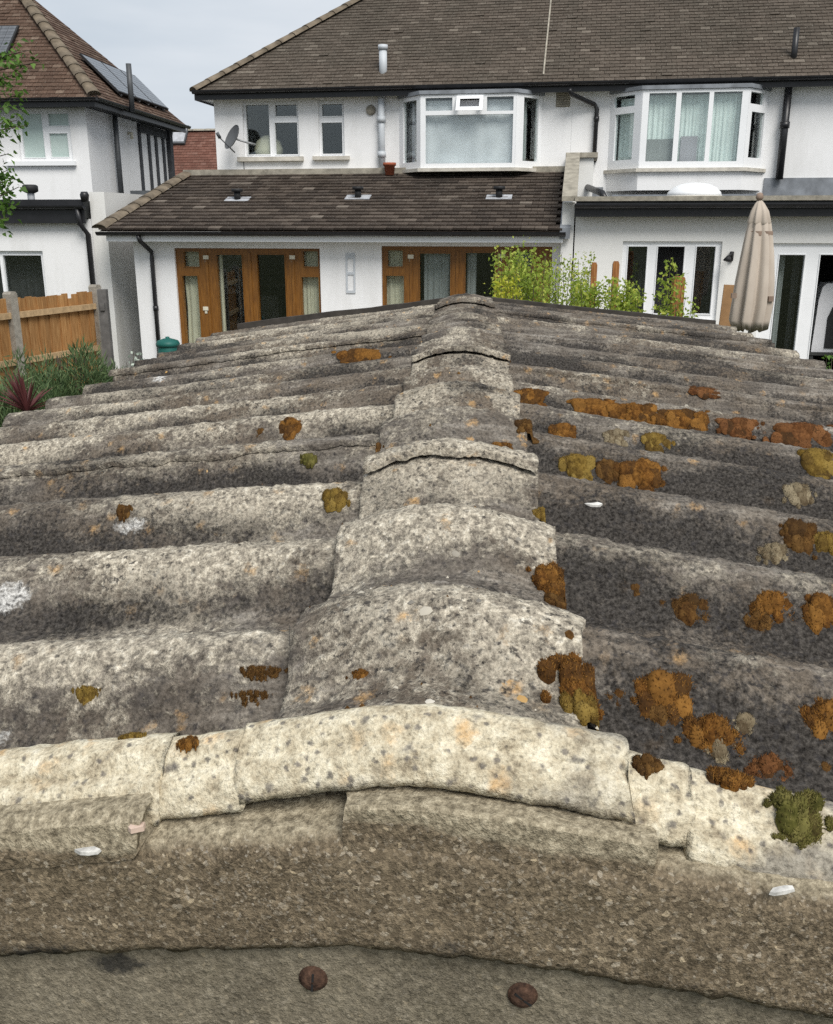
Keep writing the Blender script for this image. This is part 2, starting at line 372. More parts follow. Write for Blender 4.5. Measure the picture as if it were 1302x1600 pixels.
# ------------------------------------------------------------------ mesh building
class MB:
    def __init__(s): s.v = []; s.f = []
    def add(s, vs, fs):
        k = len(s.v); s.v += [tuple(v) for v in vs]; s.f += [tuple(i + k for i in f) for f in fs]; return s
    def box(s, a, b, M=None):
        (x0, y0, z0), (x1, y1, z1) = a, b
        vs = [(x, y, z) for z in (z0, z1) for x, y in ((x0, y0), (x1, y0), (x1, y1), (x0, y1))]
        if M is not None: vs = [M @ Vector(v) for v in vs]
        return s.add(vs, [(3, 2, 1, 0), (4, 5, 6, 7), (0, 1, 5, 4), (1, 2, 6, 5), (2, 3, 7, 6), (3, 0, 4, 7)])
    def tube(s, pts, r, n=10, cap=True):
        pts = [Vector(p) for p in pts]
        rs = r if isinstance(r, (list, tuple)) else [r] * len(pts)
        k = len(s.v); up = Vector((0.13, 0.21, 1)).normalized()
        for i, p in enumerate(pts):
            d = (pts[min(i + 1, len(pts) - 1)] - pts[max(i - 1, 0)]).normalized()
            a = d.cross(up if abs(d.dot(up)) < .95 else Vector((1, 0, 0))).normalized(); b = d.cross(a)
            for j in range(n):
                t = 2 * math.pi * j / n; s.v.append(tuple(p + (a * math.cos(t) + b * math.sin(t)) * rs[i]))
        for i in range(len(pts) - 1):
            for j in range(n):
                s.f.append((k + i*n + j, k + (i+1)*n + j, k + (i+1)*n + (j+1) % n, k + i*n + (j+1) % n))
        if cap:
            s.f.append(tuple(k + j for j in range(n)))
            s.f.append(tuple(k + (len(pts)-1)*n + j for j in reversed(range(n))))
        return s
    def lathe(s, prof, c=(0, 0, 0), n=20, M=None):
        k = len(s.v); c = Vector(c)
        for r, z in prof:
            for j in range(n):
                t = 2 * math.pi * j / n; p = Vector((r * math.cos(t), r * math.sin(t), z))
                s.v.append(tuple((M @ p if M is not None else p) + c))
        for i in range(len(prof) - 1):
            for j in range(n):
                s.f.append((k + i*n + j, k + i*n + (j+1) % n, k + (i+1)*n + (j+1) % n, k + (i+1)*n + j))
        s.f.append(tuple(k + j for j in reversed(range(n)))); s.f.append(tuple(k + (len(prof)-1)*n + j for j in range(n)))
        return s
    def prism(s, poly, y0, y1):          # polygon of (x, z) extruded along y
        n = len(poly)
        vs = [(x, y0, z) for x, z in poly] + [(x, y1, z) for x, z in poly]
        return s.add(vs, [tuple(range(n)), tuple(reversed(range(n, 2*n)))] + [(i, i + n, (i+1) % n + n, (i+1) % n) for i in range(n)])
    def plate(s, x0, x1, z0, z1, holes, d0, d1, P):   # a slab with rectangular openings; P(u, d, z) places it
        xs = sorted({x0, x1, *[max(x0, min(x1, h[i])) for h in holes for i in (0, 1)]})
        zs = sorted({z0, z1, *[max(z0, min(z1, h[i])) for h in holes for i in (2, 3)]})
        full = lambda i, j: 0 <= i < len(xs)-1 and 0 <= j < len(zs)-1 and not any(
            h[0] < (xs[i]+xs[i+1])/2 < h[1] and h[2] < (zs[j]+zs[j+1])/2 < h[3] for h in holes)
        for i in range(len(xs)-1):
            for j in range(len(zs)-1):
                if not full(i, j): continue
                a, b, c, e = xs[i], xs[i+1], zs[j], zs[j+1]
                s.add([P(a, d1, c), P(b, d1, c), P(b, d1, e), P(a, d1, e)], [(0, 1, 2, 3)])
                s.add([P(a, d0, c), P(b, d0, c), P(b, d0, e), P(a, d0, e)], [(3, 2, 1, 0)])
                for ok, q in ((full(i-1, j), (a, a, c, e)), (full(i+1, j), (b, b, c, e))):
                    if not ok: s.add([P(q[0], d0, c), P(q[0], d1, c), P(q[0], d1, e), P(q[0], d0, e)], [(0, 1, 2, 3)])
                for ok, q in ((full(i, j-1), c), (full(i, j+1), e)):
                    if not ok: s.add([P(a, d0, q), P(b, d0, q), P(b, d1, q), P(a, d1, q)], [(0, 1, 2, 3)])
        return s
    def build(s, name, mat, parent=None, smooth=False, kind=None, attrs=None):
        me = bpy.data.meshes.new(name); me.from_pydata(s.v, [], s.f); me.update()
        return link(name, me, mat, parent, smooth, kind, attrs)

def link(name, me, mat, parent=None, smooth=False, kind=None, attrs=None):
    me.materials.clear(); me.materials.append(MATS[mat])
    if smooth: me.shade_smooth()
    for k, a in (attrs or {}).items():
        at_ = me.attributes.new(k, 'FLOAT', 'POINT'); at_.data.foreach_set('value', np.asarray(a, np.float32))
    o = bpy.data.objects.new(name, me); COL.objects.link(o)
    if parent: o.parent = parent
    if kind: o['kind'] = kind
    return o
def fast_mesh(name, V, F):               # numpy vertices and quads or triangles
    me = bpy.data.meshes.new(name); V = np.asarray(V, np.float32); F = np.asarray(F, np.int32)
    me.vertices.add(len(V)); me.vertices.foreach_set('co', V.ravel())
    n, k = F.shape
    me.loops.add(n * k); me.loops.foreach_set('vertex_index', F.ravel())
    me.polygons.add(n); me.polygons.foreach_set('loop_start', np.arange(0, n * k, k, dtype=np.int32)); me.polygons.foreach_set('loop_total', np.full(n, k, np.int32))
    me.update(calc_edges=True); me.validate(); return me
def empty(name, loc=(0, 0, 0), rz=0):
    o = bpy.data.objects.new(name, None); COL.objects.link(o); o.location = loc; o.rotation_euler = (0, 0, rz); o.empty_display_size = .2
    return o
def tag(o, label, cat, group=None):
    o['label'] = label; o['category'] = cat
    if group: o['group'] = group
    return o
def structure(o): o['kind'] = 'structure'; return o

# ------------------------------------------------------------------ the ground
m = MB(); m.add([(-900, -300, 0), (900, -300, 0), (900, 1500, 0), (-900, 1500, 0)], [(0, 1, 2, 3)])
structure(m.build('ground', 'ground'))
m = MB(); m.box((-5.6, 12.0, -.02), (9.5, 15.2, .03)); structure(m.build('patio', 'paving'))
# ================================================================== the garage in the foreground
GX, GY, GROT, KSH = .007, .65, -3.2, math.tan(R(4.3))
ZR, AMP, PER, T0, TLEN = 2.18, .076, .33, .26, 4.92
PL, PR, HALF = .150, .150, 1.50
garage = empty('garage', (GX, GY, 0), R(GROT))
tag(garage, 'low concrete garage with corrugated, lichen-crusted pitched roof in the foreground', 'garage')
_cg, _sg = math.cos(R(GROT)), math.sin(R(GROT))
def g_local(s, t, z): return np.stack(np.broadcast_arrays(s, t - s * KSH, z), -1)
def g_world(s, t, z):
    x, y = s, t - s * KSH
    return Vector((GX + _cg * x - _sg * y, GY + _sg * x + _cg * y, z))
def slope(s, r=.05, t=None):
    s = np.asarray(s, float)
    if t is None: p = .200
    else:                                           # the sheets sag: left flatter near the front, right flatter at the back
        f = sstep(.3, 3.2, np.asarray(t, float)); R_ = sstep(-.2, .2, s)
        p = (.100 + .038 * f) * (1 - R_) + (.132 - .030 * f) * R_
    return -p * (np.sqrt(s * s + r * r) - r)
def prof(t, s=0.0):
    t = np.asarray(t, float) + .018 * (fbm(np.asarray(s) * .9, t * 1.3, 4.0, 2) - .5)
    d = np.abs((t - T0 + PER / 2) % PER - PER / 2)
    q = np.clip(d / .110, 0, 1)
    return .5 + .5 * np.cos(np.pi * q ** 1.10)
def sag(s, t): return .030 * (fbm(np.asarray(s) * .7 + 3, np.asarray(t) * .55, 1.7, 2) - .5)
def sheet_z(s, t): return ZR - .030 - .022 * (1 - sstep(-.12, .08, np.asarray(s, float))) * (1 - .6 * sstep(1.0, 3.5, np.asarray(t, float))) - AMP + AMP * prof(t, s) * (.92 + .2 * fbm(np.asarray(s) * 1.5, np.asarray(t) * 1.5, 8.0, 2)) + slope(s, .05, t) + sag(s, t)
RT = [(.012, .95), (.885, 1.625), (1.565, 2.285), (2.225, 3.27), (3.21, 4.26), (4.2, 4.91)]
def ridge_base(s, t): return ZR - .004 - AMP * .82 + AMP * .82 * prof(t, s * .3) - np.where(np.asarray(s) < 0, .46, .34) * (np.sqrt(np.asarray(s) ** 2 + .0100) - .10) + sag(0 * s, t)
def ridge_z(s, t, k):
    a, b = RT[k]
    return ridge_base(s, t) + .016 * (1 - (t - a) / (b - a)) + (.010 if k % 2 else 0.0)
VPROF = [(.078, -.060), (.066, -.042), (.054, -.022), (.042, -.009), (.030, -.005), (.018, -.008), (.008, -.018), (.002, -.032)]
_VT = [p[0] for p in VPROF[::-1]]; _VZ = [p[1] for p in VPROF[::-1]]
def top_zv(s, t):
    s = np.asarray(s, float); t = np.asarray(t, float); z = sheet_z(s, t)
    k = np.clip(np.searchsorted([b[1] for b in RT], t), 0, len(RT) - 1)
    a = np.array([b[0] for b in RT])[k]; b = np.array([b[1] for b in RT])[k]
    zr = ridge_base(s, t) + .016 * (1 - (t - a) / (b - a)) + np.where(k % 2 == 1, .010, 0)
    z = np.where((np.abs(s) < .155) & (t > .05), np.maximum(z, zr), z)
    zv = ZR + slope(s, .05) + np.interp(t, _VT, _VZ)
    z = np.where((t > -.01) & (t < .078), np.maximum(z, zv), z)
    return np.where(t <= -.01, -9., z)
_LL = np.arange(.6, 9, .003)
def roof_hit(px, py):
    d = ray(px, py).normalized()
    X, Y, Z = d.x * _LL - GX, d.y * _LL - GY, CAM_Z + d.z * _LL
    s = _cg * X + _sg * Y; t = -_sg * X + _cg * Y + s * KSH
    ok = (np.abs(s) < 1.6) & (t < 5.2) & (Z < ZR + .08)
    i = np.nonzero(ok)[0]
    if not len(i): return None
    hit = Z[i] < top_zv(s[i], t[i]); j = np.nonzero(hit)[0]
    if not len(j): return None
    q = i[j[0]]
    return float(s[q]), float(t[q]), float(Z[q]), float(_LL[q]) * d.dot(ray(651, 800))

SMEARS = []                                         # chalky white smears on the sheets
for px_, py_, w_px, h_px in ((205, 824, 84, 16), (16, 944, 92, 34), (6, 1164, 60, 30), (250, 590, 34, 8)):
    s_, t_, z_, d_ = roof_hit(px_, py_); sn_ = (CAM_Z - z_) / math.hypot(CAM_Z - z_, d_)
    SMEARS.append((s_, t_, w_px / FOC * d_ * .55, max(.010, h_px / FOC * d_ / sn_ * .30)))
def surf(name, s0, s1, t0, t1, ds, dt, zf, thick, mat, jag, af, rough=1.0):
    ns, nt = max(2, int((s1 - s0) / ds) + 1), max(2, int((t1 - t0) / dt) + 1)
    s, t = np.meshgrid(np.linspace(s0, s1, ns), np.linspace(t0, t1, nt), indexing='ij')
    ws = np.exp(-np.minimum(np.abs(s - s0), np.abs(s - s1)) / .03); wt = np.exp(-np.minimum(np.abs(t - t0), np.abs(t - t1)) / .03)
    s2 = s + jag * ws * (fbm(t * 22, s0 * 9 + 2, 3, 4) - .5) * 2
    t2 = t + jag * wt * (fbm(s * 22, t0 * 9 + 5, 7, 4) - .5) * 2
    z = zf(s2, t2)
    z = z + rough * (.0045 * (fbm(s2 * 38, t2 * 38, 2, 3) - .5) + .0030 * np.maximum(0, fbm(s2 * 120, t2 * 120, 6, 2) - .52) * 4)
    V = g_local(s2, t2, z)
    i = np.arange(ns * nt).reshape(ns, nt)
    F = np.stack([i[:-1, :-1], i[1:, :-1], i[1:, 1:], i[:-1, 1:]], -1).reshape(-1, 4)
    loop = np.concatenate([i[:, 0], i[-1, 1:], i[-2::-1, -1], i[0, -2:0:-1]])
    Vf = V.reshape(-1, 3); low = Vf[loop].copy(); low[:, 2] -= thick
    cen = Vf.mean(0); low[:, :2] += (cen[:2] - low[:, :2]) * .004
    k = len(Vf); j = np.arange(len(loop)); jn = (j + 1) % len(loop)
    F2 = np.stack([loop[j], k + j, k + jn, loop[jn]], -1)
    lich, dark = af(s2, t2)
    sm = np.zeros_like(s2)
    for a_, b_, ws_, wt_ in SMEARS: sm = np.maximum(sm, np.exp(-((s2 - a_) / ws_) ** 2 - ((t2 - b_) / wt_) ** 2))
    sm = np.concatenate([sm.ravel(), sm.ravel()[loop]])
    lich = np.concatenate([lich.ravel(), lich.ravel()[loop]]); dark = np.concatenate([dark.ravel(), dark.ravel()[loop]])
    me = fast_mesh(name, np.concatenate([Vf, low]), np.concatenate([F, F2]))
    return link(name, me, mat, garage, True, None, {'lich': lich, 'dark': dark, 'smear': sm})

def sheet_attr(s, t):
    t_ = t + .018 * (fbm(s * .9, t * 1.3, 4.0, 2) - .5)
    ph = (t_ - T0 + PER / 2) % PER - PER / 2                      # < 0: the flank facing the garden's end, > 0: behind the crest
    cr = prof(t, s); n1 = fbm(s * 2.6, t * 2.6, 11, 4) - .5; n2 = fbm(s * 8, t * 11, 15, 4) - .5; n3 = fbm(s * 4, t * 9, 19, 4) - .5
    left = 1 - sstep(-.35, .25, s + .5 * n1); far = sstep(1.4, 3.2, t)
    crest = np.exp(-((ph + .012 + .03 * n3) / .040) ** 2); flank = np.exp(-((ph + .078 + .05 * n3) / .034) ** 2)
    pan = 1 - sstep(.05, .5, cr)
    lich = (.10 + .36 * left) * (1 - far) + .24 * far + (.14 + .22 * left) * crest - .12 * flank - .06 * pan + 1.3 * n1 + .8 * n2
    dark = (.76 - .48 * left) * (1 - far) + .60 * far + (.40 + .06 * left) * flank - .26 * crest + 1.2 * n2 - 1.0 * n1 + .7 * n3  # flank term paints shade low on each roll; noise terms are algae
    return np.clip(lich, 0, 1), np.clip(dark, 0, 1)
def ridge_attr(s, t):
    n1 = fbm(s * 5, t * 5, 21, 4) - .5; n2 = fbm(s * 14, t * 14, 25, 3) - .5; far = sstep(1.9, 3.0, t); cr = prof(t, s)
    return np.clip(.46 - .28 * far + .26 * cr + 1.1 * n1 + .7 * n2, 0, 1), np.clip(.42 + .16 * far - .22 * cr - .9 * n1 + 1.0 * n2, 0, 1)

tb = [.008] + [T0 + PER * k - .03 for k in (3, 6, 9, 12)] + [TLEN]
for side in (-1, 1):
    for k in range(5):
        a, b = tb[k], tb[k + 1] + (.09 if k < 4 else 0)
        fine = (.0075, .006) if k == 0 else ((.010, .008) if k == 1 else (.016, .012))
        off = .007 * ((k + (side > 0)) % 2) - (.004 if k == 2 else 0)
        s0, s1 = (-HALF, -.09) if side < 0 else (.09, HALF)
        e = RNG.uniform(-.02, .02)
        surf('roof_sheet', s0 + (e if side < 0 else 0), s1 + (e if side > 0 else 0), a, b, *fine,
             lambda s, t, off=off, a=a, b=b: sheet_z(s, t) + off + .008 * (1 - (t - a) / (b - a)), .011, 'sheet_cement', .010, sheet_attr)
for k, (a, b) in enumerate(RT):
    fine = (.0045, .0045) if k == 0 else ((.006, .006) if k < 3 else (.01, .01))
    wl_ = .150 + RNG.uniform(-.008, .008)
    surf('ridge_tile', -wl_, wl_, a, b, *fine, lambda s, t, k=k: ridge_z(s, t, k), .015, 'ridge_cement', .009, ridge_attr)

# swept edge pieces: a closed section in (t, z) run along the gable slope
def sweep(name, sec, s0, s1, r, mat, ds=.006, jag=.008, amp=.003, dz=0.0, tw=0.0, gain=(1.0, 1.0), af=None, bend=0.0, kind=None, smooth=True):
    sec = np.asarray(sec, float); n = len(sec); ns = max(3, int((s1 - s0) / ds) + 1)
    s, q = np.meshgrid(np.linspace(s0, s1, ns), np.arange(n), indexing='ij')
    t, z = sec[q, 0], sec[q, 1]
    s2 = s + jag * (np.exp(-np.abs(s - s0) / .02) + np.exp(-np.abs(s - s1) / .02)) * (fbm(z * 55 + s0 * 7, t * 40, 3, 3) - .5) * 2
    Z = ZR + dz + z + slope(s2, r) * np.where(s2 < 0, gain[0], gain[1]) + tw * (s2 - s0) + bend * np.sin((s2 - s0) / max(1e-4, s1 - s0) * np.pi)
    c = sec.mean(0); d = amp * (fbm(s2 * 75 + s0, t * 75 + z * 40, z * 75, 4) - .5) * 2 + amp * .7 * np.maximum(0, fbm(s2 * 150, t * 150, z * 150, 2) - .5) * 2
    rad = np.stack([t - c[0], z - c[1]], -1); rad /= np.maximum(1e-4, np.linalg.norm(rad, axis=-1, keepdims=True))
    t2, Z2 = t + rad[..., 0] * d, Z + rad[..., 1] * d
    V = g_local(s2, t2, Z2).reshape(-1, 3)
    i = np.arange(ns * n).reshape(ns, n); ir = np.roll(i, -1, 1)
    F = [tuple(f) for f in np.stack([i[:-1], ir[:-1], ir[1:], i[1:]], -1).reshape(-1, 4)]
    F += [tuple(reversed(i[0])), tuple(i[-1])]
    me = bpy.data.meshes.new(name); me.from_pydata(V.tolist(), [], [tuple(int(x) for x in f) for f in F]); me.update()
    L, D = af(s2, t2, z) if af else (np.zeros_like(s2), np.zeros_like(s2))
    return link(name, me, mat, garage, smooth, kind, {'lich': L.ravel(), 'dark': D.ravel()})
def dense(pts, step=.005, closed=True):
    o = []; n = len(pts)
    for i in range(n if closed else n - 1):
        a, b = pts[i], pts[(i + 1) % n]; L = math.hypot(b[0] - a[0], b[1] - a[1]); k = max(1, int(L / step))
        o += [(a[0] + (b[0] - a[0]) * j / k, a[1] + (b[1] - a[1]) * j / k) for j in range(k)]
    return o
def verge_section(drop, th=.013, lean=0.0):
    outer = VPROF + [(.0, -.040), (-.002 + lean, -drop)]
    inner = []
    for i, p in enumerate(outer):
        a, b = outer[max(0, i - 1)], outer[min(len(outer) - 1, i + 1)]
        tx, tz = b[0] - a[0], b[1] - a[1]; L = math.hypot(tx, tz)
        inner.append((p[0] - tz / L * -th, p[1] + tx / L * th))
    return dense(outer + inner[::-1], .0045)
def va(s, t, z):
    n = fbm(s * 9, t * 9 + z * 9, 31, 4)
    return n * 0, np.clip(.22 + 1.4 * (n - .5) + .62 * sstep(.20, .34, s) + .3 * sstep(.3, .6, -s) + .45 * sstep(.07, .11, t), 0, 1)
sweep('verge_tile', verge_section(.046), -.152, .156, .05, 'verge_cement', .004, .006, .0024, .004, gain=(1.2, .62), af=va, bend=.003)
sweep('verge_tile', verge_section(.050), -.222, -.146, .05, 'verge_cement', .004, .004, .0026, -.004, af=va)
sweep('verge_tile', verge_section(.058, .016), -HALF, -.216, .05, 'verge_cement', .006, .005, .0032, -.004, gain=(.9, 1), af=va)
sweep('verge_tile', verge_section(.046), .151, .205, .05, 'verge_cement', .004, .005, .0028, .000, .04, af=va)
sweep('verge_tile', verge_section(.052, .016), .199, HALF, .05, 'verge_cement', .006, .006, .0036, -.002, af=va)
# lower slabs, mortar blocks and the barge below them
def bl(s, t, z):
    n = fbm(s * 10, z * 12, 41, 4); return np.clip(.15 + 1.0 * (n - .5), 0, 1), np.clip(.12 + 1.3 * (n - .55), 0, 1)
def bl2(s, t, z):
    n = fbm(s * 12, z * 14, 43, 4) - .5
    return np.clip(.95 * sstep(-.078, -.056, z + .02 * n) + .5 * n, 0, 1), np.clip(.05 + 1.2 * (n - .12), 0, 1)
blk = dense([(-.006, -.0530), (-.0310, -.0525), (-.0335, -.0555), (-.0345, -.098), (-.006, -.100)], .0045)
sweep('mortar_block', blk, -.062, .172, .06, 'barge_concrete', .0045, .006, .0018, .004, gain=(1.0, .66), af=bl2, smooth=False)
blk2 = dense([(-.004, -.0400), (-.026, -.0430), (-.0360, -.0500), (-.0410, -.072), (-.0400, -.082), (-.004, -.083)], .0045)
sweep('edge_slab', blk2, -HALF, -.224, .06, 'barge_concrete', .0045, .014, .0018, .002, gain=(.9, 1), af=bl2, smooth=False)
def ba(s, t, z):
    n = fbm(s * 6, z * 9, 51, 4); m_ = fbm(s * 16, z * 16, 57, 4)
    top = sstep(-.10, -.075, z); right = sstep(.10, .40, s)
    return np.clip(top * .75 + right * top * .35 + right * .12 + .9 * (n - .5), 0, 1), np.clip(.02 + 1.2 * (m_ - .52) + .25 * sstep(-.16, -.17, z), 0, 1)
bsec = dense([(.040, -.066), (-.022, -.082), (-.032, -.088), (-.037, -.098), (-.038, -.178), (-.034, -.186), (-.020, -.188), (.040, -.188)], .006)
sweep('bargeboard', bsec, -HALF - .02, HALF + .02, .10, 'barge_concrete', .006, .006, .0030, .006, gain=(.80, .50), af=ba)
def pa(s, t, z):
    n = fbm(s * 14, z * 18, 61, 4); k = fbm(s * 60, z * 60, 63, 3)
    patch = np.exp(-((s + .245) / .085) ** 2 - ((z + .207) / .020) ** 2)
    return n * 0, np.clip(1.3 * (n - .58) + patch * .72, 0, 1)
psec = dense([(.030, -.150), (-.020, -.150), (-.020, -.42), (.030, -.42)], .008)
sweep('gable_panel', psec, -HALF, HALF, .10, 'panel_concrete', .008, .002, .0012, .0, gain=(.80, .50), af=pa)
for k in range(4):
    m = MB(); a, b = -HALF + .1 + k * .70, -HALF + .1 + k * .70 + .69
    m.add([(s, -.012 + e - s * KSH, z) for e in (0, .05) for s, z in ((a, .02), (b, .02), (b, 1.62), (a, 1.62))],
          [(0, 1, 2, 3), (7, 6, 5, 4), (0, 4, 5, 1), (1, 5, 6, 2), (2, 6, 7, 3), (3, 7, 4, 0)])
    m.build('front_panel', 'panel_concrete', garage)
for s in (-1, 1):
    for k in range(7):
        m = MB(); y0 = .05 + k * .69
        m.add([(s * 1.40 + e, y - s * 1.4 * KSH, z) for e in (-.03, .03) for y, z in ((y0, .02), (y0 + .68, .02), (y0 + .68, 1.86), (y0, 1.86))],
              [(0, 1, 2, 3), (7, 6, 5, 4), (0, 4, 5, 1), (1, 5, 6, 2), (2, 6, 7, 3), (3, 7, 4, 0)])
        m.build('wall_panel', 'panel_concrete', garage)
m = MB(); m.add([(s, 4.84 + e - s * KSH, z) for e in (0, .05) for s, z in ((-1.4, .02), (1.4, .02), (1.4, 1.90), (0, 2.10), (-1.4, 1.90))],
                [(0, 1, 2, 3, 4), (9, 8, 7, 6, 5)] + [(i, i + 5, (i + 1) % 5 + 5, (i + 1) % 5) for i in range(5)])
m.build('rear_panel', 'panel_concrete', garage)
# dark rear board standing just above the far edge of the sheets
simple('old_board', (.050, .044, .038), .95, .35, 14)
for s0, s1 in ((-1.36, -.12), (.12, 1.40)):
    ss = np.linspace(s0, s1, 24); m = MB(); vs = []
    for s in ss:
        zt = float(sheet_z(s, TLEN)) + .045 + .006 * (float(vnoise(s * 9, 2.0)) - .5)
        for t, z in ((TLEN - .005, zt - .16), (TLEN - .005, zt), (TLEN + .03, zt), (TLEN + .03, zt - .16)):
            vs.append((s, t - s * KSH, z))
    fs = [(4*i + j, 4*i + (j+1) % 4, 4*i + 4 + (j+1) % 4, 4*i + 4 + j) for i in range(len(ss) - 1) for j in range(4)] + [(3, 2, 1, 0), tuple(4*(len(ss)-1) + j for j in range(4))]
    m.add(vs, fs).build('rear_board', 'old_board', garage)
# slotted rusty bolts in the gable panel
def panel_hit(px, py, tp=-.020):
    d = ray(px, py); c, s_ = _cg, _sg
    a = (-s_ * d.x + c * d.y) + (c * d.x + s_ * d.y) * KSH
    b0 = (s_ * GX - c * GY) - (c * GX + s_ * GY) * KSH
    k = (tp - b0) / a; p = d * k + Vector((0, 0, CAM_Z))
    x0, y0 = p.x - GX, p.y - GY
    return Vector((c * x0 + s_ * y0, -s_ * x0 + c * y0, p.z))
for px, py, ang in ((490, 1528, 95), (817, 1554, 40)):
    p = panel_hit(px, py); M = Matrix.Rotation(R(90), 3, 'X')
    bm_ = MB(); bm_.lathe([(.0122, -.002), (.0122, .0010), (.0104, .0012), (.0104, .0026), (.0092, .0046), (.0060, .0056), (.001, .0060)], p, 22, M)
    bo = bm_.build('bolt', 'rust', garage, True)
    m = MB(); c_, s_ = math.cos(R(ang)), math.sin(R(ang))
    Mr = Matrix.Translation(p + Vector((0, -.0050, 0))) @ Matrix.Rotation(R(ang), 4, 'Y')
    m.box((-.0086, -.0010, -.0009), (.0086, .002, .0009), Mr); m.build('slot', 'rubber', bo)

# ---- crumbs and lichen flecks lying over the whole roof: too many to count
def flecks(name, mat, n, rmin, rmax, h, seed, label, cat, tmax=4.8, near=2.0):
    g = np.random.default_rng(seed); k = 6
    t = .13 + (tmax - .13) * g.random(n) ** near; s = g.uniform(-1.45, 1.45, n)
    t = np.where(g.random(n) < .35, T0 + PER * np.round((t - T0) / PER) + .16 + g.normal(size=n) * .02, t)
    ok = (t > .13) & (t < tmax); s, t = s[ok], t[ok]; n = len(s)
    r = rmin + (rmax - rmin) * g.random(n) ** 2.5; el = g.uniform(.5, 1, n); a0 = g.uniform(0, 6.28, n)
    A = a0[:, None] + np.arange(k) * 6.283 / k; rr = r[:, None] * g.uniform(.7, 1.25, (n, k))
    S = s[:, None] + rr * np.cos(A); T = t[:, None] + rr * el[:, None] * np.sin(A)
    rim = g_local(S, T, top_zv(S, T) - .0005); top = g_local(s, t, top_zv(s, t) + .002 + h * r)
    V = np.concatenate([rim, top[:, None, :]], 1).reshape(-1, 3)
    i0 = (np.arange(n) * (k + 1))[:, None]; j = np.arange(k)[None]
    F = np.stack([i0 + j, i0 + (j + 1) % k, i0 + k + 0 * j], -1).reshape(-1, 3)
    o = link(name, fast_mesh(name, V, F), mat, None, True, 'stuff'); o.location = garage.location; o.rotation_euler = garage.rotation_euler
    o['label'] = label; o['category'] = cat; return o
t = NT('fleck_lichen', .95, .1)
t.color(t.ramp(t.island(), [(0, (.10, .095, .09)), (.35, (.30, .275, .23)), (.62, (.50, .46, .38)), (.80, (.58, .55, .50)), (.86, (.42, .27, .11)), (1, (.30, .15, .05))]))
flecks('lichen_flecks', 'fleck_lichen', 1500, .0018, .009, .22, 5, 'tiny pale and ochre lichen flecks scattered over the garage roof', 'lichen')
flecks('moss_crumbs', 'moss_brown', 900, .0015, .0055, .6, 6, 'tiny loose brown moss crumbs scattered over the garage roof', 'moss')

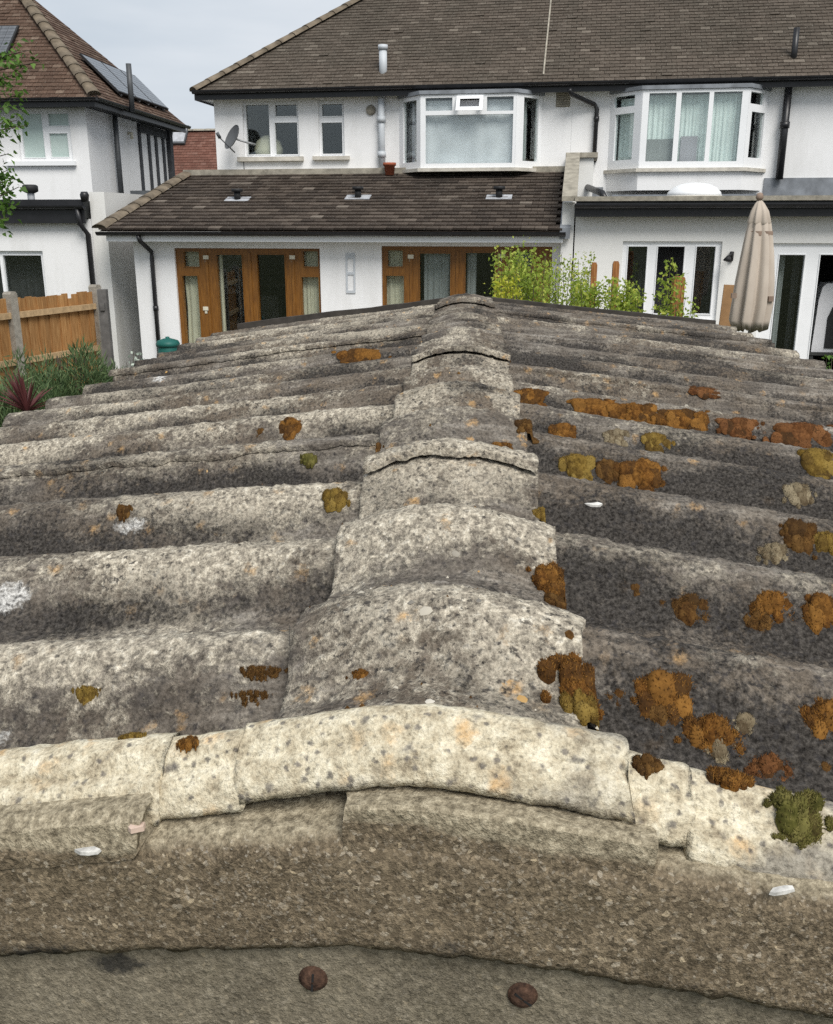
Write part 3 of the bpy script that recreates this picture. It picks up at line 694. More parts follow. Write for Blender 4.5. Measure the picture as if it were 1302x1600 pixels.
# ---- moss cushions, each its own thing
def moss(px, py, wpx, hpx, mat, label, up=.42, lobes=1):
    h = roof_hit(px, py + hpx * .18)
    if h is None: return
    s, t, z, dep = h
    wd = max(.014, wpx / FOC * dep * 1.06); hh = hpx / FOC * dep; sn = (CAM_Z - z) / math.hypot(CAM_Z - z, dep)
    dp = min(wd * .85, max(wd * .30, .62 * hh / sn)); film = up < .24; up_ = max(.002, hh * up * .6) if film else max(.003, min(hh * (.16 + up * .85), wd * .5))
    g = np.random.default_rng(int(px * 7 + py)); nu, nv = 14, 6
    base = g_world(s, t, 0); lift = .009 if abs(s) > .16 and t > .09 else .002
    K = int(np.clip(20 * wd / dp, 20, 80)); VV, FF, k0 = [], [], 0; PP, NN = [], []
    u, v = np.meshgrid(np.linspace(0, 2 * np.pi, nu, endpoint=False), np.linspace(0, 1, nv), indexing='ij')
    i_ = np.arange(nu * nv).reshape(nu, nv); ir = np.roll(i_, -1, 0)
    q = np.stack([i_[:, :-1], i_[:, 1:], ir[:, 1:], ir[:, :-1]], -1).reshape(-1, 4); TT = np.concatenate([q[:, [0, 1, 2]], q[:, [0, 2, 3]]])
    for c in range(K):
        a_ = g.uniform(0, 6.283); rad = math.sqrt(g.random()) * (1 if c else 0) * (1.45 if c % 4 == 3 else .92)
        cx, cy = rad * math.cos(a_) * wd * .42, rad * math.sin(a_) * dp * .42
        r = min((.13 + .17 * g.random() * max(.2, 1.25 - rad)) * dp * 1.1, wd * .3) * (.45 if film else (.5 if c % 4 == 3 else .95)); ry = r * g.uniform(.75, 1.0); sd = g.uniform(0, 50)
        uw = .75 + .5 * fbm(np.cos(u) * 2 + sd, np.sin(u) * 2 + sd, 3, 3)
        x = cx + np.sin(v * np.pi / 2) * np.cos(u) * r * uw; y = cy + np.sin(v * np.pi / 2) * np.sin(u) * ry * uw
        gz = top_zv(s + x, t + y); gz = z + np.clip(np.where(gz < -1, z - .01, gz) - z, -.03, .25 * hh)
        hz = np.cos(v * np.pi / 2) ** .7 * min(up_ * max(.25, 1.05 - .7 * rad) * g.uniform(.4, 1.1), r * 1.25)
        zz = hz * (.75 + .5 * fbm(x * 300 + sd, y * 300, sd, 2)) - .004 * v ** 4 + lift
        X = np.stack([x, y, gz - z + zz], -1); VV.append(X.reshape(-1, 3)); FF.append(TT + k0); k0 += nu * nv
        nbk = int(np.clip(wpx * 40 / K, 30, 220)); ii = g.integers(0, nu, nbk); jj = (np.sqrt(g.random(nbk)) * (nv - 1.01)).astype(int)
        p_ = X[ii, jj]; PP.append(p_); NN.append(np.stack([(p_[:, 0] - cx) / r * .7, (p_[:, 1] - cy) / ry * .7, np.ones(nbk)], -1))
    V = np.concatenate(VV); F = np.concatenate(FF); P = np.concatenate(PP); nb = len(P)
    L = np.clip(wd * .06, .0013, .0030) * g.uniform(.4, 1.3, nb)
    nd = np.concatenate(NN) + g.normal(0, .45, (nb, 3)); nd /= np.linalg.norm(nd, axis=1, keepdims=True)
    sdv = np.cross(nd, g.normal(0, 1, (nb, 3))); sdv /= np.linalg.norm(sdv, axis=1, keepdims=True); sd2 = np.cross(nd, sdv); wv = (L * .22)[:, None]
    q0 = P - nd * L[:, None] * .3
    B = np.stack([q0 + sdv * wv, q0 - sdv * wv * .5 + sd2 * wv, q0 - sdv * wv * .5 - sd2 * wv, P + nd * L[:, None]], 1).reshape(-1, 3)
    k1 = len(V) + 4 * np.arange(nb)
    F = np.concatenate([F] + [np.stack([k1 + a, k1 + b, k1 + 3], -1) for a, b in ((0, 1), (1, 2), (2, 0))])
    o = link('moss_cushion', fast_mesh('moss_cushion', np.concatenate([V, B]), F), mat, None, True)
    o.location = (base.x, base.y, z); o.rotation_euler = garage.rotation_euler
    tag(o, label, 'moss', 'moss cushions on the garage roof'); return o
MO, MBR, MRD, MY, MG, MP = 'moss_orange', 'moss_brown', 'moss_red', 'moss_yellow', 'moss_green', 'moss_pale'
for a in [
    (890, 1052, 95, 58, MO, 'large orange moss cushion climbing the right edge of the ridge tiles', .5),
    (908, 1102, 66, 50, MY, 'ochre moss lobe just below the large cushion at the ridge edge', .5),
    (1040, 1092, 122, 56, MO, 'broad orange-brown moss cushion in the nearest pan right of the ridge', .42),
    (970, 1105, 58, 26, MBR, 'small brown moss pad at the left end of the broad cushion', .5),
    (1030, 1130, 68, 34, MBR, 'dark brown moss pad in front of the broad orange cushion', .5),
    (1118, 1155, 112, 60, MO, 'rust orange moss cushion between broad cushion and verge', .45),
    (1162, 1146, 54, 34, MP, 'greyish domed moss tuft behind the rust orange cushion', .6),
    (1122, 1184, 70, 34, MP, 'grey-brown moss dome in front of the rust orange cushion', .5),
    (1140, 1212, 78, 32, MO, 'orange moss pad resting on the back of the verge', .5),
    (1198, 1212, 92, 44, MRD, 'reddish moss cushion on the verge behind the green cushion', .45),
    (1010, 1194, 52, 26, MBR, 'small brown moss button beside end of cream ridge verge piece', .5),
    (1248, 1268, 100, 62, MG, 'long green moss cushion lying on the cream verge at right', .5),
    (1290, 1132, 80, 66, MO, 'orange moss mound cut by right picture edge, nearest pan', .45),
    (1288, 1216, 56, 22, MBR, 'flat brown moss pad at right picture edge near the verge', .4),
    (970, 1148, 30, 16, MBR, 'tiny brown moss button below the dark brown pad', .5),
    (860, 902, 60, 58, MO, 'orange moss tuft in notch beside second ridge roll', .5),
    (868, 938, 38, 28, MBR, 'small brown moss tuft just under the tuft in the ridge notch', .5),
    (1076, 956, 72, 32, MBR, 'brown moss pad alone in second pan right of the ridge', .45),
    (1208, 950, 92, 32, MO, 'long orange moss pad in second pan near right edge', .4),
    (1280, 958, 64, 50, MO, 'tall orange moss mound at right edge, second pan', .5),
    (1186, 976, 58, 24, MBR, 'dull brown moss pad in front of long orange pad', .4),
    (994, 930, 28, 18, MBR, 'tiny brown moss tuft in second pan close to ridge', .5),
    (1250, 838, 56, 38, MBR, 'dark brown moss mound in third pan near right edge', .5),
    (1292, 852, 44, 32, MY, 'yellowish moss mound at right edge in third pan', .5),
    (1208, 868, 52, 22, MP, 'pale tan oval moss pad like a pebble on third roll', .4),
    (1000, 739, 84, 28, MO, 'orange-brown moss mound in fourth pan right of ridge', .4),
    (903, 727, 62, 24, MY, 'yellow-green moss pad nearest the ridge in fourth pan', .4),
    (948, 735, 44, 20, MBR, 'brown moss pad between yellow-green and orange-brown mounds', .4),
    (1272, 720, 72, 26, MY, 'ochre moss strip at right edge on fifth roll', .35),
    (1246, 771, 48, 20, MP, 'pale ochre moss pad near right edge on fourth roll', .35),
    (828, 621, 66, 17, MO, 'short orange moss strip beside the pale ridge roll', .35),
    (925, 634, 80, 15, MO, 'left end of long orange moss strip across right slope', .35),
    (990, 642, 92, 17, MO, 'middle of long orange moss strip across right slope', .35),
    (1064, 652, 96, 18, MO, 'right end of long orange moss strip across right slope', .35),
    (1150, 664, 76, 14, MRD, 'thin reddish moss strip right of the long orange strip', .3),
    (1248, 677, 104, 22, MRD, 'red-brown moss strip reaching right picture edge', .35),
    (880, 674, 46, 13, MO, 'thin orange moss strip beside ridge in fifth pan', .35),
    (824, 663, 40, 14, MBR, 'small brown moss tuft at ridge edge in fifth pan', .4),
    (962, 684, 44, 15, MP, 'pale brown moss pad left of its twin in fifth pan', .35),
    (1024, 689, 44, 14, MY, 'ochre moss pad right of its twin in fifth pan', .35),
    (785, 701, 46, 20, MO, 'orange moss pad on ridge beside pale third ridge piece', .4),
    (588, 700, 22, 26, MBR, 'upright brown moss tuft in left edge of ridge', .8),
    (455, 670, 50, 22, MO, 'bright orange moss pad on left slope', .45),
    (408, 681, 30, 12, MBR, 'small brown moss pad left of bright orange pad', .4),
    (523, 781, 40, 20, MY, 'ochre round moss button on left slope near the ridge', .5),
    (484, 721, 24, 14, MG, 'small greenish moss button on left slope', .5),
    (195, 803, 24, 17, MBR, 'brown moss button on far left slope', .6),
    (135, 1091, 42, 15, MY, 'yellow flat moss pad in nearest left pan', .3),
    (205, 1151, 40, 13, MY, 'yellow moss pad close behind left verge', .3),
    (295, 1159, 36, 13, MO, 'orange moss pad close behind left verge', .3),
    (412, 1060, 72, 16, MBR, 'flat brown moss patch at left edge of nearest ridge roll', .22),
    (400, 1096, 60, 12, MBR, 'thin brown moss film in nearest left pan beside ridge', .15),
    (564, 1054, 26, 12, MO, 'tiny orange moss fleck on nearest ridge roll', .35),
    (565, 553, 82, 10, MO, 'long thin orange moss strip far up left slope', .25),
    (848, 801, 34, 12, MY, 'thin yellow moss pad at right edge of third ridge roll', .35),
    (1195, 1124, 40, 16, MBR, 'slim brown moss pad right of the domed tuft', .4),
    (1100, 612, 60, 10, MRD, 'thin reddish moss pad high on right slope', .3),
]: moss(*a)

# ---- white chips and stones lying on the roof and the barge ledge
def shard(px, py, wpx, hpx, mat, label, name, cat, hit=None):
    if hit is not None:
        p = panel_hit(px, py, hit); wp = Vector((GX + _cg * p.x - _sg * p.y, GY + _sg * p.x + _cg * p.y, p.z)); dep = wp.y * CP + (CAM_Z - wp.z) * SP
    else:
        s, t, z, dep = roof_hit(px, py); wp = g_world(s, t, z + .010)
    a, b = wpx / FOC * dep / 2, hpx / FOC * dep; g = random.Random(int(px + py))
    pl = [(-a, -.1 * b), (-.55 * a, -.55 * b), (.2 * a, -.62 * b), (.9 * a, -.35 * b), (a, .2 * b), (.4 * a, .6 * b), (-.5 * a, .5 * b)]
    pl = [(x * g.uniform(.85, 1.1), y * g.uniform(.7, 1.2)) for x, y in pl]; n = len(pl); th = b * .35
    m = MB(); m.add([(x, y, -th * .3) for x, y in pl] + [(x * .94, y * .9, th + g.uniform(-.2, .2) * th) for x, y in pl], [tuple(reversed(range(n))), tuple(range(n, 2 * n))] + [(i, (i + 1) % n, n + (i + 1) % n, n + i) for i in range(n)])
    o = m.build(name, mat, None); o.location = wp; o.rotation_euler = (R(g.uniform(8, 16)), R(g.uniform(-4, 4)), R(g.uniform(-14, 14))); tag(o, label, cat)
shard(922, 797, 36, 10, 'chip_white', 'slim white shard in fourth pan right of the ridge', 'white_shard', 'flake')
shard(1220, 1392, 48, 13, 'chip_white', 'white sliver lying on the concrete barge at right', 'white_shard', 'flake', -.039)
shard(138, 1330, 42, 12, 'chip_white', 'white sliver lying on the concrete barge at left', 'white_shard', 'flake', -.0425)
shard(213, 1294, 28, 18, 'chip_pink', 'pinkish pebble stuck in the mortar below the left verge', 'pebble', 'pebble', -.036)
# ================================================================== the houses
class House:
    def __init__(s, name, label, X, Y, rot):
        s.o = empty(name, (X, Y, 0), R(rot)); tag(s.o, label, 'house'); s.X, s.Y = X, Y; s.c, s.s = math.cos(R(rot)), math.sin(R(rot))
    def loc(s, p):
        x, y = p[0] - s.X, p[1] - s.Y; return Vector((s.c * x + s.s * y, -s.s * x + s.c * y, p[2]))
    def lray(s, px, py):
        d = ray(px, py); return s.loc((0, 0, CAM_Z)), Vector((s.c * d.x + s.s * d.y, -s.s * d.x + s.c * d.y, d.z))
class Wall:                       # a vertical plane of a house: u runs along it, d stands out from it towards the garden
    def __init__(s, h, ox, oy, ang=0.0):
        s.h = h; s.o = Vector((ox, oy, 0)); s.e = Vector((math.cos(R(ang)), math.sin(R(ang)), 0)); s.n = Vector((s.e.y, -s.e.x, 0))
    def uz(s, px, py, d=0.0):
        o, r = s.h.lray(px, py); k = ((s.o - o).dot(s.n) + d) / r.dot(s.n); p = o + r * k
        return (p - s.o).dot(s.e), p.z
    def P(s, u, d, z): return s.o + s.e * u + s.n * d + Vector((0, 0, z))
    def rect(s, r, d=0.0):        # photo box -> (u0, u1, z0, z1) measured on the wall
        x0, y0, x1, y1 = r; ym, xm = (y0 + y1) / 2, (x0 + x1) / 2
        return s.uz(x0, ym, d)[0], s.uz(x1, ym, d)[0], s.uz(xm, y1, d)[1], s.uz(xm, y0, d)[1]
    def box(s, m, u0, u1, z0, z1, d0, d1):
        return m.add([s.P(u, d, z) for z in (z0, z1) for u, d in ((u0, d1), (u1, d1), (u1, d0), (u0, d0))],
                     [(3, 2, 1, 0), (4, 5, 6, 7), (0, 1, 5, 4), (1, 2, 6, 5), (2, 3, 7, 6), (3, 0, 4, 7)])
def window(wall, r, panes, mat='upvc', d0=-.13, d1=-.06, glass='glass', name='window', sill=None, sillmat='upvc', glasses=None, door=False):
    """frame with its panes; returns the opening to cut in the wall"""
    R_ = wall.rect(r); ps = [wall.rect(p) for p in panes]
    u0, u1, z0, z1 = R_; cl = lambda p: (max(u0 + .03, p[0]), min(u1 - .03, p[1]), max(z0 + .03, p[2]), min(z1 - .03, p[3]))
    ps = [cl(p) for p in ps]
    m = MB(); m.plate(u0, u1, z0, z1, ps, d0, d1, wall.P); f = m.build(name, mat, wall.h.o)
    for k, p in enumerate(ps):
        g = (glasses or {}).get(k, glass)
        b = MB(); e = .012
        b.plate(p[0] - .001, p[1] + .001, p[2] - .001, p[3] + .001, [(p[0] + e, p[1] - e, p[2] + e, p[3] - e)], d0 + .02, d1 + .012, wall.P); b.build('bead', mat, f)
        if g is None: continue
        q = MB(); dm = (d0 + d1) / 2 - .006; wall.box(q, p[0] - .005, p[1] + .005, p[2] - .005, p[3] + .005, dm, dm + .006); q.build('pane', g, f)
    if sill is not None:
        q = MB(); u_, v_, a_, b_ = wall.rect(sill); wall.box(q, u_, v_, z0 - (b_ - a_), z0 - .002, -.02, .08); q.build('sill', sillmat, f)
    return f, R_
def curtain(wall, u0, u1, z0, z1, d, mat, folds=14, amp=.03, name='curtain', gather=0.0, seed=0):
    n = max(8, folds * 6); vs = []
    for k in range(n + 1):
        a = k / n; ph = a * folds * 2 * math.pi + 1.3 * math.sin(a * 9 + seed)
        for j in range(5):
            b = j / 4; am = amp * (.55 + .45 * b); u = u0 + (u1 - u0) * a
            u += gather * (1 - abs(2 * b - 1)) * (.5 - a) * (u1 - u0)
            vs.append(wall.P(u, d + am * math.sin(ph + .4 * b) * (.7 + .3 * math.sin(a * 23 + seed)), z1 + (z0 - z1) * b))
    fs = [(k*5 + j, k*5 + j + 1, (k+1)*5 + j + 1, (k+1)*5 + j) for k in range(n) for j in range(4)]
    m = MB(); m.add(vs, fs); return m.build(name, mat, wall.h.o, True)
def pipe(h, pts, r, mat, name='downpipe', joints=()):
    m = MB(); m.tube(pts, r, 12); o = m.build(name, mat, h.o, True)
    for p, q in joints:
        b = MB(); b.tube([p, q], r * 1.28, 12); b.build('bracket', mat, o, True)
    return o
def gutter(h, a, b, mat='black_plastic', r=.06, name='gutter'):
    a, b = Vector(a), Vector(b); e = (b - a).normalized(); n = e.cross(Vector((0, 0, 1))).normalized(); m = MB(); k = 9; th = .006
    sec = [(r * math.cos(math.pi + math.pi * j / (k - 1)), r * math.sin(math.pi + math.pi * j / (k - 1))) for j in range(k)]
    sec += [((r - th) * math.cos(2 * math.pi - math.pi * j / (k - 1)), (r - th) * math.sin(2 * math.pi - math.pi * j / (k - 1))) for j in range(k)]
    vs = [p + n * x + Vector((0, 0, z)) for p in (a, b) for x, z in sec]; q = len(sec)
    m.add(vs, [(i, (i + 1) % q, q + (i + 1) % q, q + i) for i in range(q)] + [tuple(range(q)), tuple(reversed(range(q, 2 * q)))])
    return m.build(name, mat, h.o)
def tiles(h, O, e, up, inside, wid, gauge, length, width_tile, th, mat, name, seed, singles=0, single_mat=None, jitter=.004):
    """lay courses of separate tiles on a slope: O eave corner, e along the eave, up along the slope"""
    O, e, up = Vector(O), Vector(e).normalized(), Vector(up).normalized(); n = e.cross(up).normalized()
    g = random.Random(seed); L = []
    for i in range(int(length / gauge) + 1):
        for j in range(-1, int(wid / width_tile) + 2):
            u = j * width_tile + (width_tile / 2 if i % 2 else 0); v = i * gauge
            if inside(u + width_tile / 2, v + gauge * .5): L.append((u, v))
    L.sort(key=lambda q: q[1])
    w2 = width_tile * .965
    def geom(m, u, v, du, dh, base):
        l = gauge * 1.35
        f = lambda a, b, c: (base if base else O) + e * a + up * b + n * c
        vs = [f(u, v, th * 1.0 + dh), f(u + w2, v, th * 1.0 + dh + du), f(u + w2, v, th * 2.1 + dh + du), f(u, v, th * 2.1 + dh),
              f(u, v + l, -.002), f(u + w2, v + l, -.002), f(u + w2, v + l, th * 1.05), f(u, v + l, th * 1.05)]
        m.add(vs, [(0, 1, 2, 3), (3, 2, 6, 7), (0, 3, 7, 4), (1, 5, 6, 2), (0, 4, 5, 1), (4, 7, 6, 5)])
    shared = []
    if singles:
        for k in range(5):
            m = MB(); geom(m, 0, 0, g.uniform(-1, 1) * jitter, g.uniform(0, 1) * jitter, Vector((0, 0, 0)))
            me = bpy.data.meshes.new('roof_tile'); me.from_pydata(m.v, [], m.f); me.materials.append(MATS[single_mat]); shared.append(me)
    rest = MB()
    for k, (u, v) in enumerate(L):
        if k < singles:
            o = bpy.data.objects.new('roof_tile', g.choice(shared)); COL.objects.link(o); o.parent = h.o; o.location = O + e * u + up * v
        else:
            geom(rest, u, v, g.uniform(-1, 1) * jitter, g.uniform(0, 1) * jitter * (3 if g.random() < .04 else 1), None)
    if rest.f: rest.build(name, mat, h.o, False, 'stuff')
def ridge_caps(h, a, b, r, mat, name='hip_tile', step=.33, squash=.6):
    a, b = Vector(a), Vector(b); L = (b - a).length; e = (b - a) / L; sd = e.cross(Vector((0, 0, 1))).normalized(); up = sd.cross(e)
    n = int(L / step); 
    for k in range(n):
        m = MB(); vs = []
        for t, rr in ((k * step, r * 1.06), (k * step + step * .98, r * .94)):
            for j in range(7):
                x = math.pi * j / 6; vs.append(a + e * t + sd * math.cos(x) * rr + up * (math.sin(x) * rr * squash + .0))
        m.add(vs, [(j, j + 1, 8 + j, 7 + j) for j in range(6)] + [tuple(range(7)), tuple(range(13, 6, -1))]); m.build(name, mat, h.o, True)

# ---- the semi-detached pair: local x along the rear wall, y into the house
ROT = -9.5
c0 = at(345, 352, 18.6)
OVER = .24
H1 = House('left_semi_house', 'white rendered semi-detached house with brown tiled extension and timber doors', c0.x, c0.y, ROT)
W1 = Wall(H1, 0, 0); EAVE = W1.uz(345, 152, .33)[1] + .02
PARTY = W1.uz(893, 200)[0]
H2p = H1.o.matrix_basis
H2 = House('right_semi_house', 'white rendered semi-detached house with flat-roofed extension behind the parasol', c0.x + math.cos(R(ROT)) * (PARTY + .002), c0.y + math.sin(R(ROT)) * (PARTY + .002), ROT)
W2 = Wall(H2, 0, 0)
WID2 = 7.2; DEPTH = 8.2
# bays: plan corners found on the wall and on the front of the bay
def bay(h, W, left, fl, fr, right, proj, yref=205):
    """photo x of: wall left, front left, front right, wall right"""
    a = W.uz(left, yref)[0]; b = W.uz(fl, yref, proj)[0]; c = W.uz(fr, yref, proj)[0]; e = W.uz(right, yref)[0]
    L = Wall(h, a, 0, -math.degrees(math.atan2(proj, b - a))); F = Wall(h, b, -proj, 0); Rr = Wall(h, c, -proj, math.degrees(math.atan2(proj, e - c)))
    return a, b, c, e, L, F, Rr
b1 = bay(H1, W1, 624, 657, 806, 847, .50)
b2 = bay(H2, W2, 952, 1001, 1166, 1197, .50)
bz1 = W1.uz(730, 262, .5)[1]; bz2 = W2.uz(1080, 262, .5)[1]

# upper walls with their openings
f, o1 = window(W1, (380, 157, 467, 245), [(383, 162, 421, 242), (428, 162, 465, 182), (428, 190, 465, 242)], sill=(373, 246, 475, 253), sillmat='pale_stone')
f, o2 = window(W1, (498, 155, 538, 244), [(501, 161, 535, 182), (501, 190, 535, 241)], sill=(490, 246, 547, 252), sillmat='pale_stone')
TOP = EAVE + .02
m = MB(); m.plate(0, PARTY, 0, TOP, [o1, o2, (b1[0] + .06, b1[3] - .06, bz1 + .02, TOP + 1), (.5, PARTY - .3, -1, 2.2)], -.24, 0, W1.P); m.build('wall', 'render_white', H1.o)
m = MB(); m.plate(0, WID2, 0, TOP, [(b2[0] + .06, b2[3] - .06, bz2 + .02, TOP + 1), (.5, WID2 - .3, -1, 2.2)], -.24, 0, W2.P); m.build('wall', 'render_white', H2.o)
# side wall of the left house, party wall, end wall
m = MB(); m.box((.0, .24, 0), (.24, DEPTH, TOP)); m.build('side_wall', 'render_white', H1.o)
m = MB(); m.box((WID2 - .24, .24, 0), (WID2, DEPTH, TOP)); m.build('side_wall', 'render_white', H2.o)
for h, wid in ((H1, PARTY), (H2, WID2)):
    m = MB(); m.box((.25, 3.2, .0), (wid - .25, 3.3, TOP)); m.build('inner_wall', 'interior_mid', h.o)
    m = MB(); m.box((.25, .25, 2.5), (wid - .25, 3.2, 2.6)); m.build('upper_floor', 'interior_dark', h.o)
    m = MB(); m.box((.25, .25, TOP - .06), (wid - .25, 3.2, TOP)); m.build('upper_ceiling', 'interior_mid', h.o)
    m = MB(); m.box((0, DEPTH, 0), (wid, DEPTH + .2, TOP)); m.build('front_wall', 'render_white', h.o)
m = MB(); m.box((PARTY - .24, .24, 0), (PARTY - .02, DEPTH, TOP)); m.build('party_wall', 'interior_mid', H1.o)

# bays
def bay_side(W, u1, panes, z0, z1, nm='bay_side_window'):
    ps = [(max(.05, p[0]), min(u1 - .05, p[1]), max(z0 + .05, p[2]), min(z1 - .05, p[3])) for p in [W.rect(p) for p in panes]]
    m = MB(); m.plate(.004, u1 - .004, z0, z1, ps, -.07, 0, W.P); f = m.build(nm, 'upvc', W.h.o)
    for p in ps:
        q = MB(); W.box(q, p[0] - .004, p[1] + .004, p[2] - .004, p[3] + .004, -.04, -.034); q.build('pane', 'glass', f)
    return f
BT = EAVE - .075
def bay_build(h, W, b, z0, side_l, side_r, front, opener=None):
    a, bb, c, e, L, F, Rr = b
    bay_side(L, math.hypot(bb - a, .5), side_l, z0, BT); bay_side(Rr, math.hypot(e - c, .5), side_r, z0, BT)
    u1 = c - bb; ps = [F.rect(p) for p in front]; ps = [(max(.05, p[0]), min(u1 - .05, p[1]), max(z0 + .05, p[2]), min(BT - .05, p[3])) for p in ps]
    m = MB(); m.plate(.004, u1 - .004, z0, BT, ps, -.07, 0, F.P); f = m.build('bay_front_window', 'upvc', h.o)
    for k, p in enumerate(ps):
        if k == opener:     # toplight standing open on its hinge
            q = MB(); sl = .12
            def PP(u, d, z, p=p): return F.P(u, d + (p[3] - z) / (p[3] - p[2]) * sl, z)
            q.plate(p[0] - .03, p[1] + .03, p[2] - .03, p[3] + .02, [(p[0] + .03, p[1] - .03, p[2] + .03, p[3] - .03)], .012, .05, PP); s_ = q.build('open_toplight', 'upvc', f)
            continue
        q = MB(); F.box(q, p[0] - .004, p[1] + .004, p[2] - .004, p[3] + .004, -.04, -.034); q.build('pane', 'glass', f)
    # lead roof and sill following the plan
    for nm, z, t_, g, mat in (('bay_roof', BT + .004, .06, .03, 'lead'), ('bay_sill', z0 - .06, .056, .06, 'pale_stone')):
        pl = [(a - g, -.003), (bb - g * .6, -.5 - g), (c + g * .6, -.5 - g), (e + g, -.003)]
        m = MB(); m.add([(x, y, zz) for zz in (z, z + t_) for x, y in pl], [(3, 2, 1, 0), (4, 5, 6, 7), (0, 1, 5, 4), (1, 2, 6, 5), (2, 3, 7, 6), (3, 0, 4, 7)]); m.build(nm, mat, h.o)
    return F, u1
F1, u1 = bay_build(H1, W1, b1, bz1, [(630, 158, 651, 254)], [(818, 152, 841, 252)],
                   [(665, 150, 707, 173), (717, 151, 753, 171), (761, 150, 803, 173), (665, 179, 803, 255)], 1)
F2, u2 = bay_build(H2, W2, b2, bz2, [(960, 148, 992, 167), (960, 178, 989, 250)], [(1172, 142, 1195, 163), (1172, 175, 1192, 247)],
                   [(1012, 142, 1054, 252), (1062, 142, 1105, 252), (1112, 142, 1156, 252)])
# curtains upstairs
curtain(F1, .06, u1 - .06, bz1 + .04, BT - .08, -.13, 'curtain_white', 4, .018)
curtain(b1[4], .22, .62, bz1 + .03, BT - .1, -.14, 'curtain_lilac', 3, .03)
curtain(b1[6], .10, .40, bz1 + .03, BT - .1, -.14, 'curtain_grey', 3, .03)
curtain(F2, .06, u2 * .34, bz2 + .03, BT - .06, -.17, 'curtain_mint', 7, .03)
curtain(F2, u2 * .345, u2 * .66, bz2 + .03, BT - .06, -.19, 'curtain_mint', 8, .03, seed=2)
curtain(F2, u2 * .665, u2 - .06, bz2 + .03, BT - .06, -.16, 'curtain_mint', 7, .03, seed=4)
m = MB(); F2.box(m, .06, u2 * .36, bz2 + .06, bz2 + .46, -.155, -.135); m.build('headboard', 'curtain_grey', H2.o)
m = MB(); F2.box(m, u2 * .40, u2 * .56, bz2 + .06, bz2 + .50, -.165, -.150); m.build('headboard', 'curtain_lilac', H2.o)
curtain(b2[4], .10, .62, bz2 + .03, BT - .08, -.15, 'curtain_mint', 4, .03)
curtain(b2[6], .06, .30, bz2 + .03, BT - .08, -.14, 'curtain_grey', 3, .03)
m = MB(); m.lathe([(.01, -.26), (.16, -.22), (.25, -.1), (.27, .02), (.22, .16), (.10, .25), (.01, .27)], W1.P(W1.uz(409, 228)[0], -.42, o1[2] + .14), 18); m.build('table_lampshade', 'curtain_cream', H1.o, True)
# apron wall under the right bay
ap = W2.uz(1080, 292, .5)[1]
m = MB(); m.add([(x, y, z) for z in (ap - .05, bz2 - .06) for x, y in ((b2[0], -.003), (b2[1], -.5), (b2[2], -.5), (b2[3], -.003))], [(3, 2, 1, 0), (4, 5, 6, 7), (0, 1, 5, 4), (1, 2, 6, 5), (2, 3, 7, 6), (3, 0, 4, 7)]); m.build('bay_apron', 'render_white', H2.o)

# soffit, gutters, roof
RP = math.tan(R(37.0)); RIDGE_RUN = 4.6; ey, ez = -OVER, EAVE + .02
for h, x0, x1 in ((H1, -OVER, PARTY), (H2, .002, WID2 + OVER)):
    m = MB(); m.box((x0, -OVER, EAVE - .02), (x1, -.002, EAVE + .004)); m.build('soffit', 'upvc', h.o)
    m = MB(); m.box((x0, -OVER - .025, EAVE - .05), (x1, -OVER - .002, EAVE + .10)); m.build('fascia', 'black_plastic', h.o)
    gutter(h, (x0 - (.02 if h is H1 else 0), -OVER - .09, EAVE + .10), (x1, -OVER - .09, EAVE + .10))
m = MB(); m.box((-OVER, -.002, EAVE - .02), (-.002, DEPTH, EAVE + .004)); m.build('soffit', 'upvc', H1.o)
m = MB(); m.box((-OVER - .025, -OVER, EAVE - .05), (-OVER - .002, DEPTH, EAVE + .10)); m.build('fascia', 'black_plastic', H1.o)
def roof_body(h, x0, x1, hip_l, hip_r):
    z0 = EAVE + .09; y0 = -OVER - .03; run = RIDGE_RUN; zr = z0 + run * RP; y1 = y0 + 2 * run
    a = x0 + (run if hip_l else 0); b = x1 - (run if hip_r else 0)
    m = MB(); m.add([(x0, y0, z0), (x1, y0, z0), (x1, y1, z0), (x0, y1, z0), (a, y0 + run, zr), (b, y0 + run, zr)],
                    [(0, 1, 5, 4), (2, 3, 4, 5), (1, 2, 5), (3, 0, 4), (3, 2, 1, 0)]); m.build('roof_deck', 'tile_main', h.o)
    up = Vector((0, 1, RP)); L = math.hypot(run, run * RP); k = run / L
    ox = x1 - math.ceil((x1 - x0) / .17) * .17 if hip_l else x0; sh = x0 - ox
    ins = lambda u, v: (u > sh + (v * k if hip_l else .02)) and (u < x1 - ox + .01 - (v * k if hip_r else 0)) and v < L
    tiles(h, (ox, y0, z0), (1, 0, 0), up, ins, x1 - ox, .105, L, .17, .013, 'tile_main', 'roof_tiles', 11 + int(x0 * 3))
    return (x0, y0, z0), (a, y0 + run, zr), (b, y0 + run, zr)
pa_, pb_, pc_ = roof_body(H1, -OVER - .03, PARTY - .003, True, False)
tilt = Vector((0, 0, .045)); ridge_caps(H1, Vector(pa_) + tilt * .25, Vector(pb_) + tilt * .25, .14, 'mortar_hip', 'hip_tile', .33, .5)
ridge_caps(H1, Vector(pb_) + tilt, Vector(pc_) + tilt, .12, 'mortar_hip', 'ridge_cap')
pd_, pe_, pf_ = roof_body(H2, 0, WID2 + OVER, False, True)
ridge_caps(H2, Vector(pe_) + tilt, Vector(pf_) + tilt, .12, 'mortar_hip', 'ridge_cap')
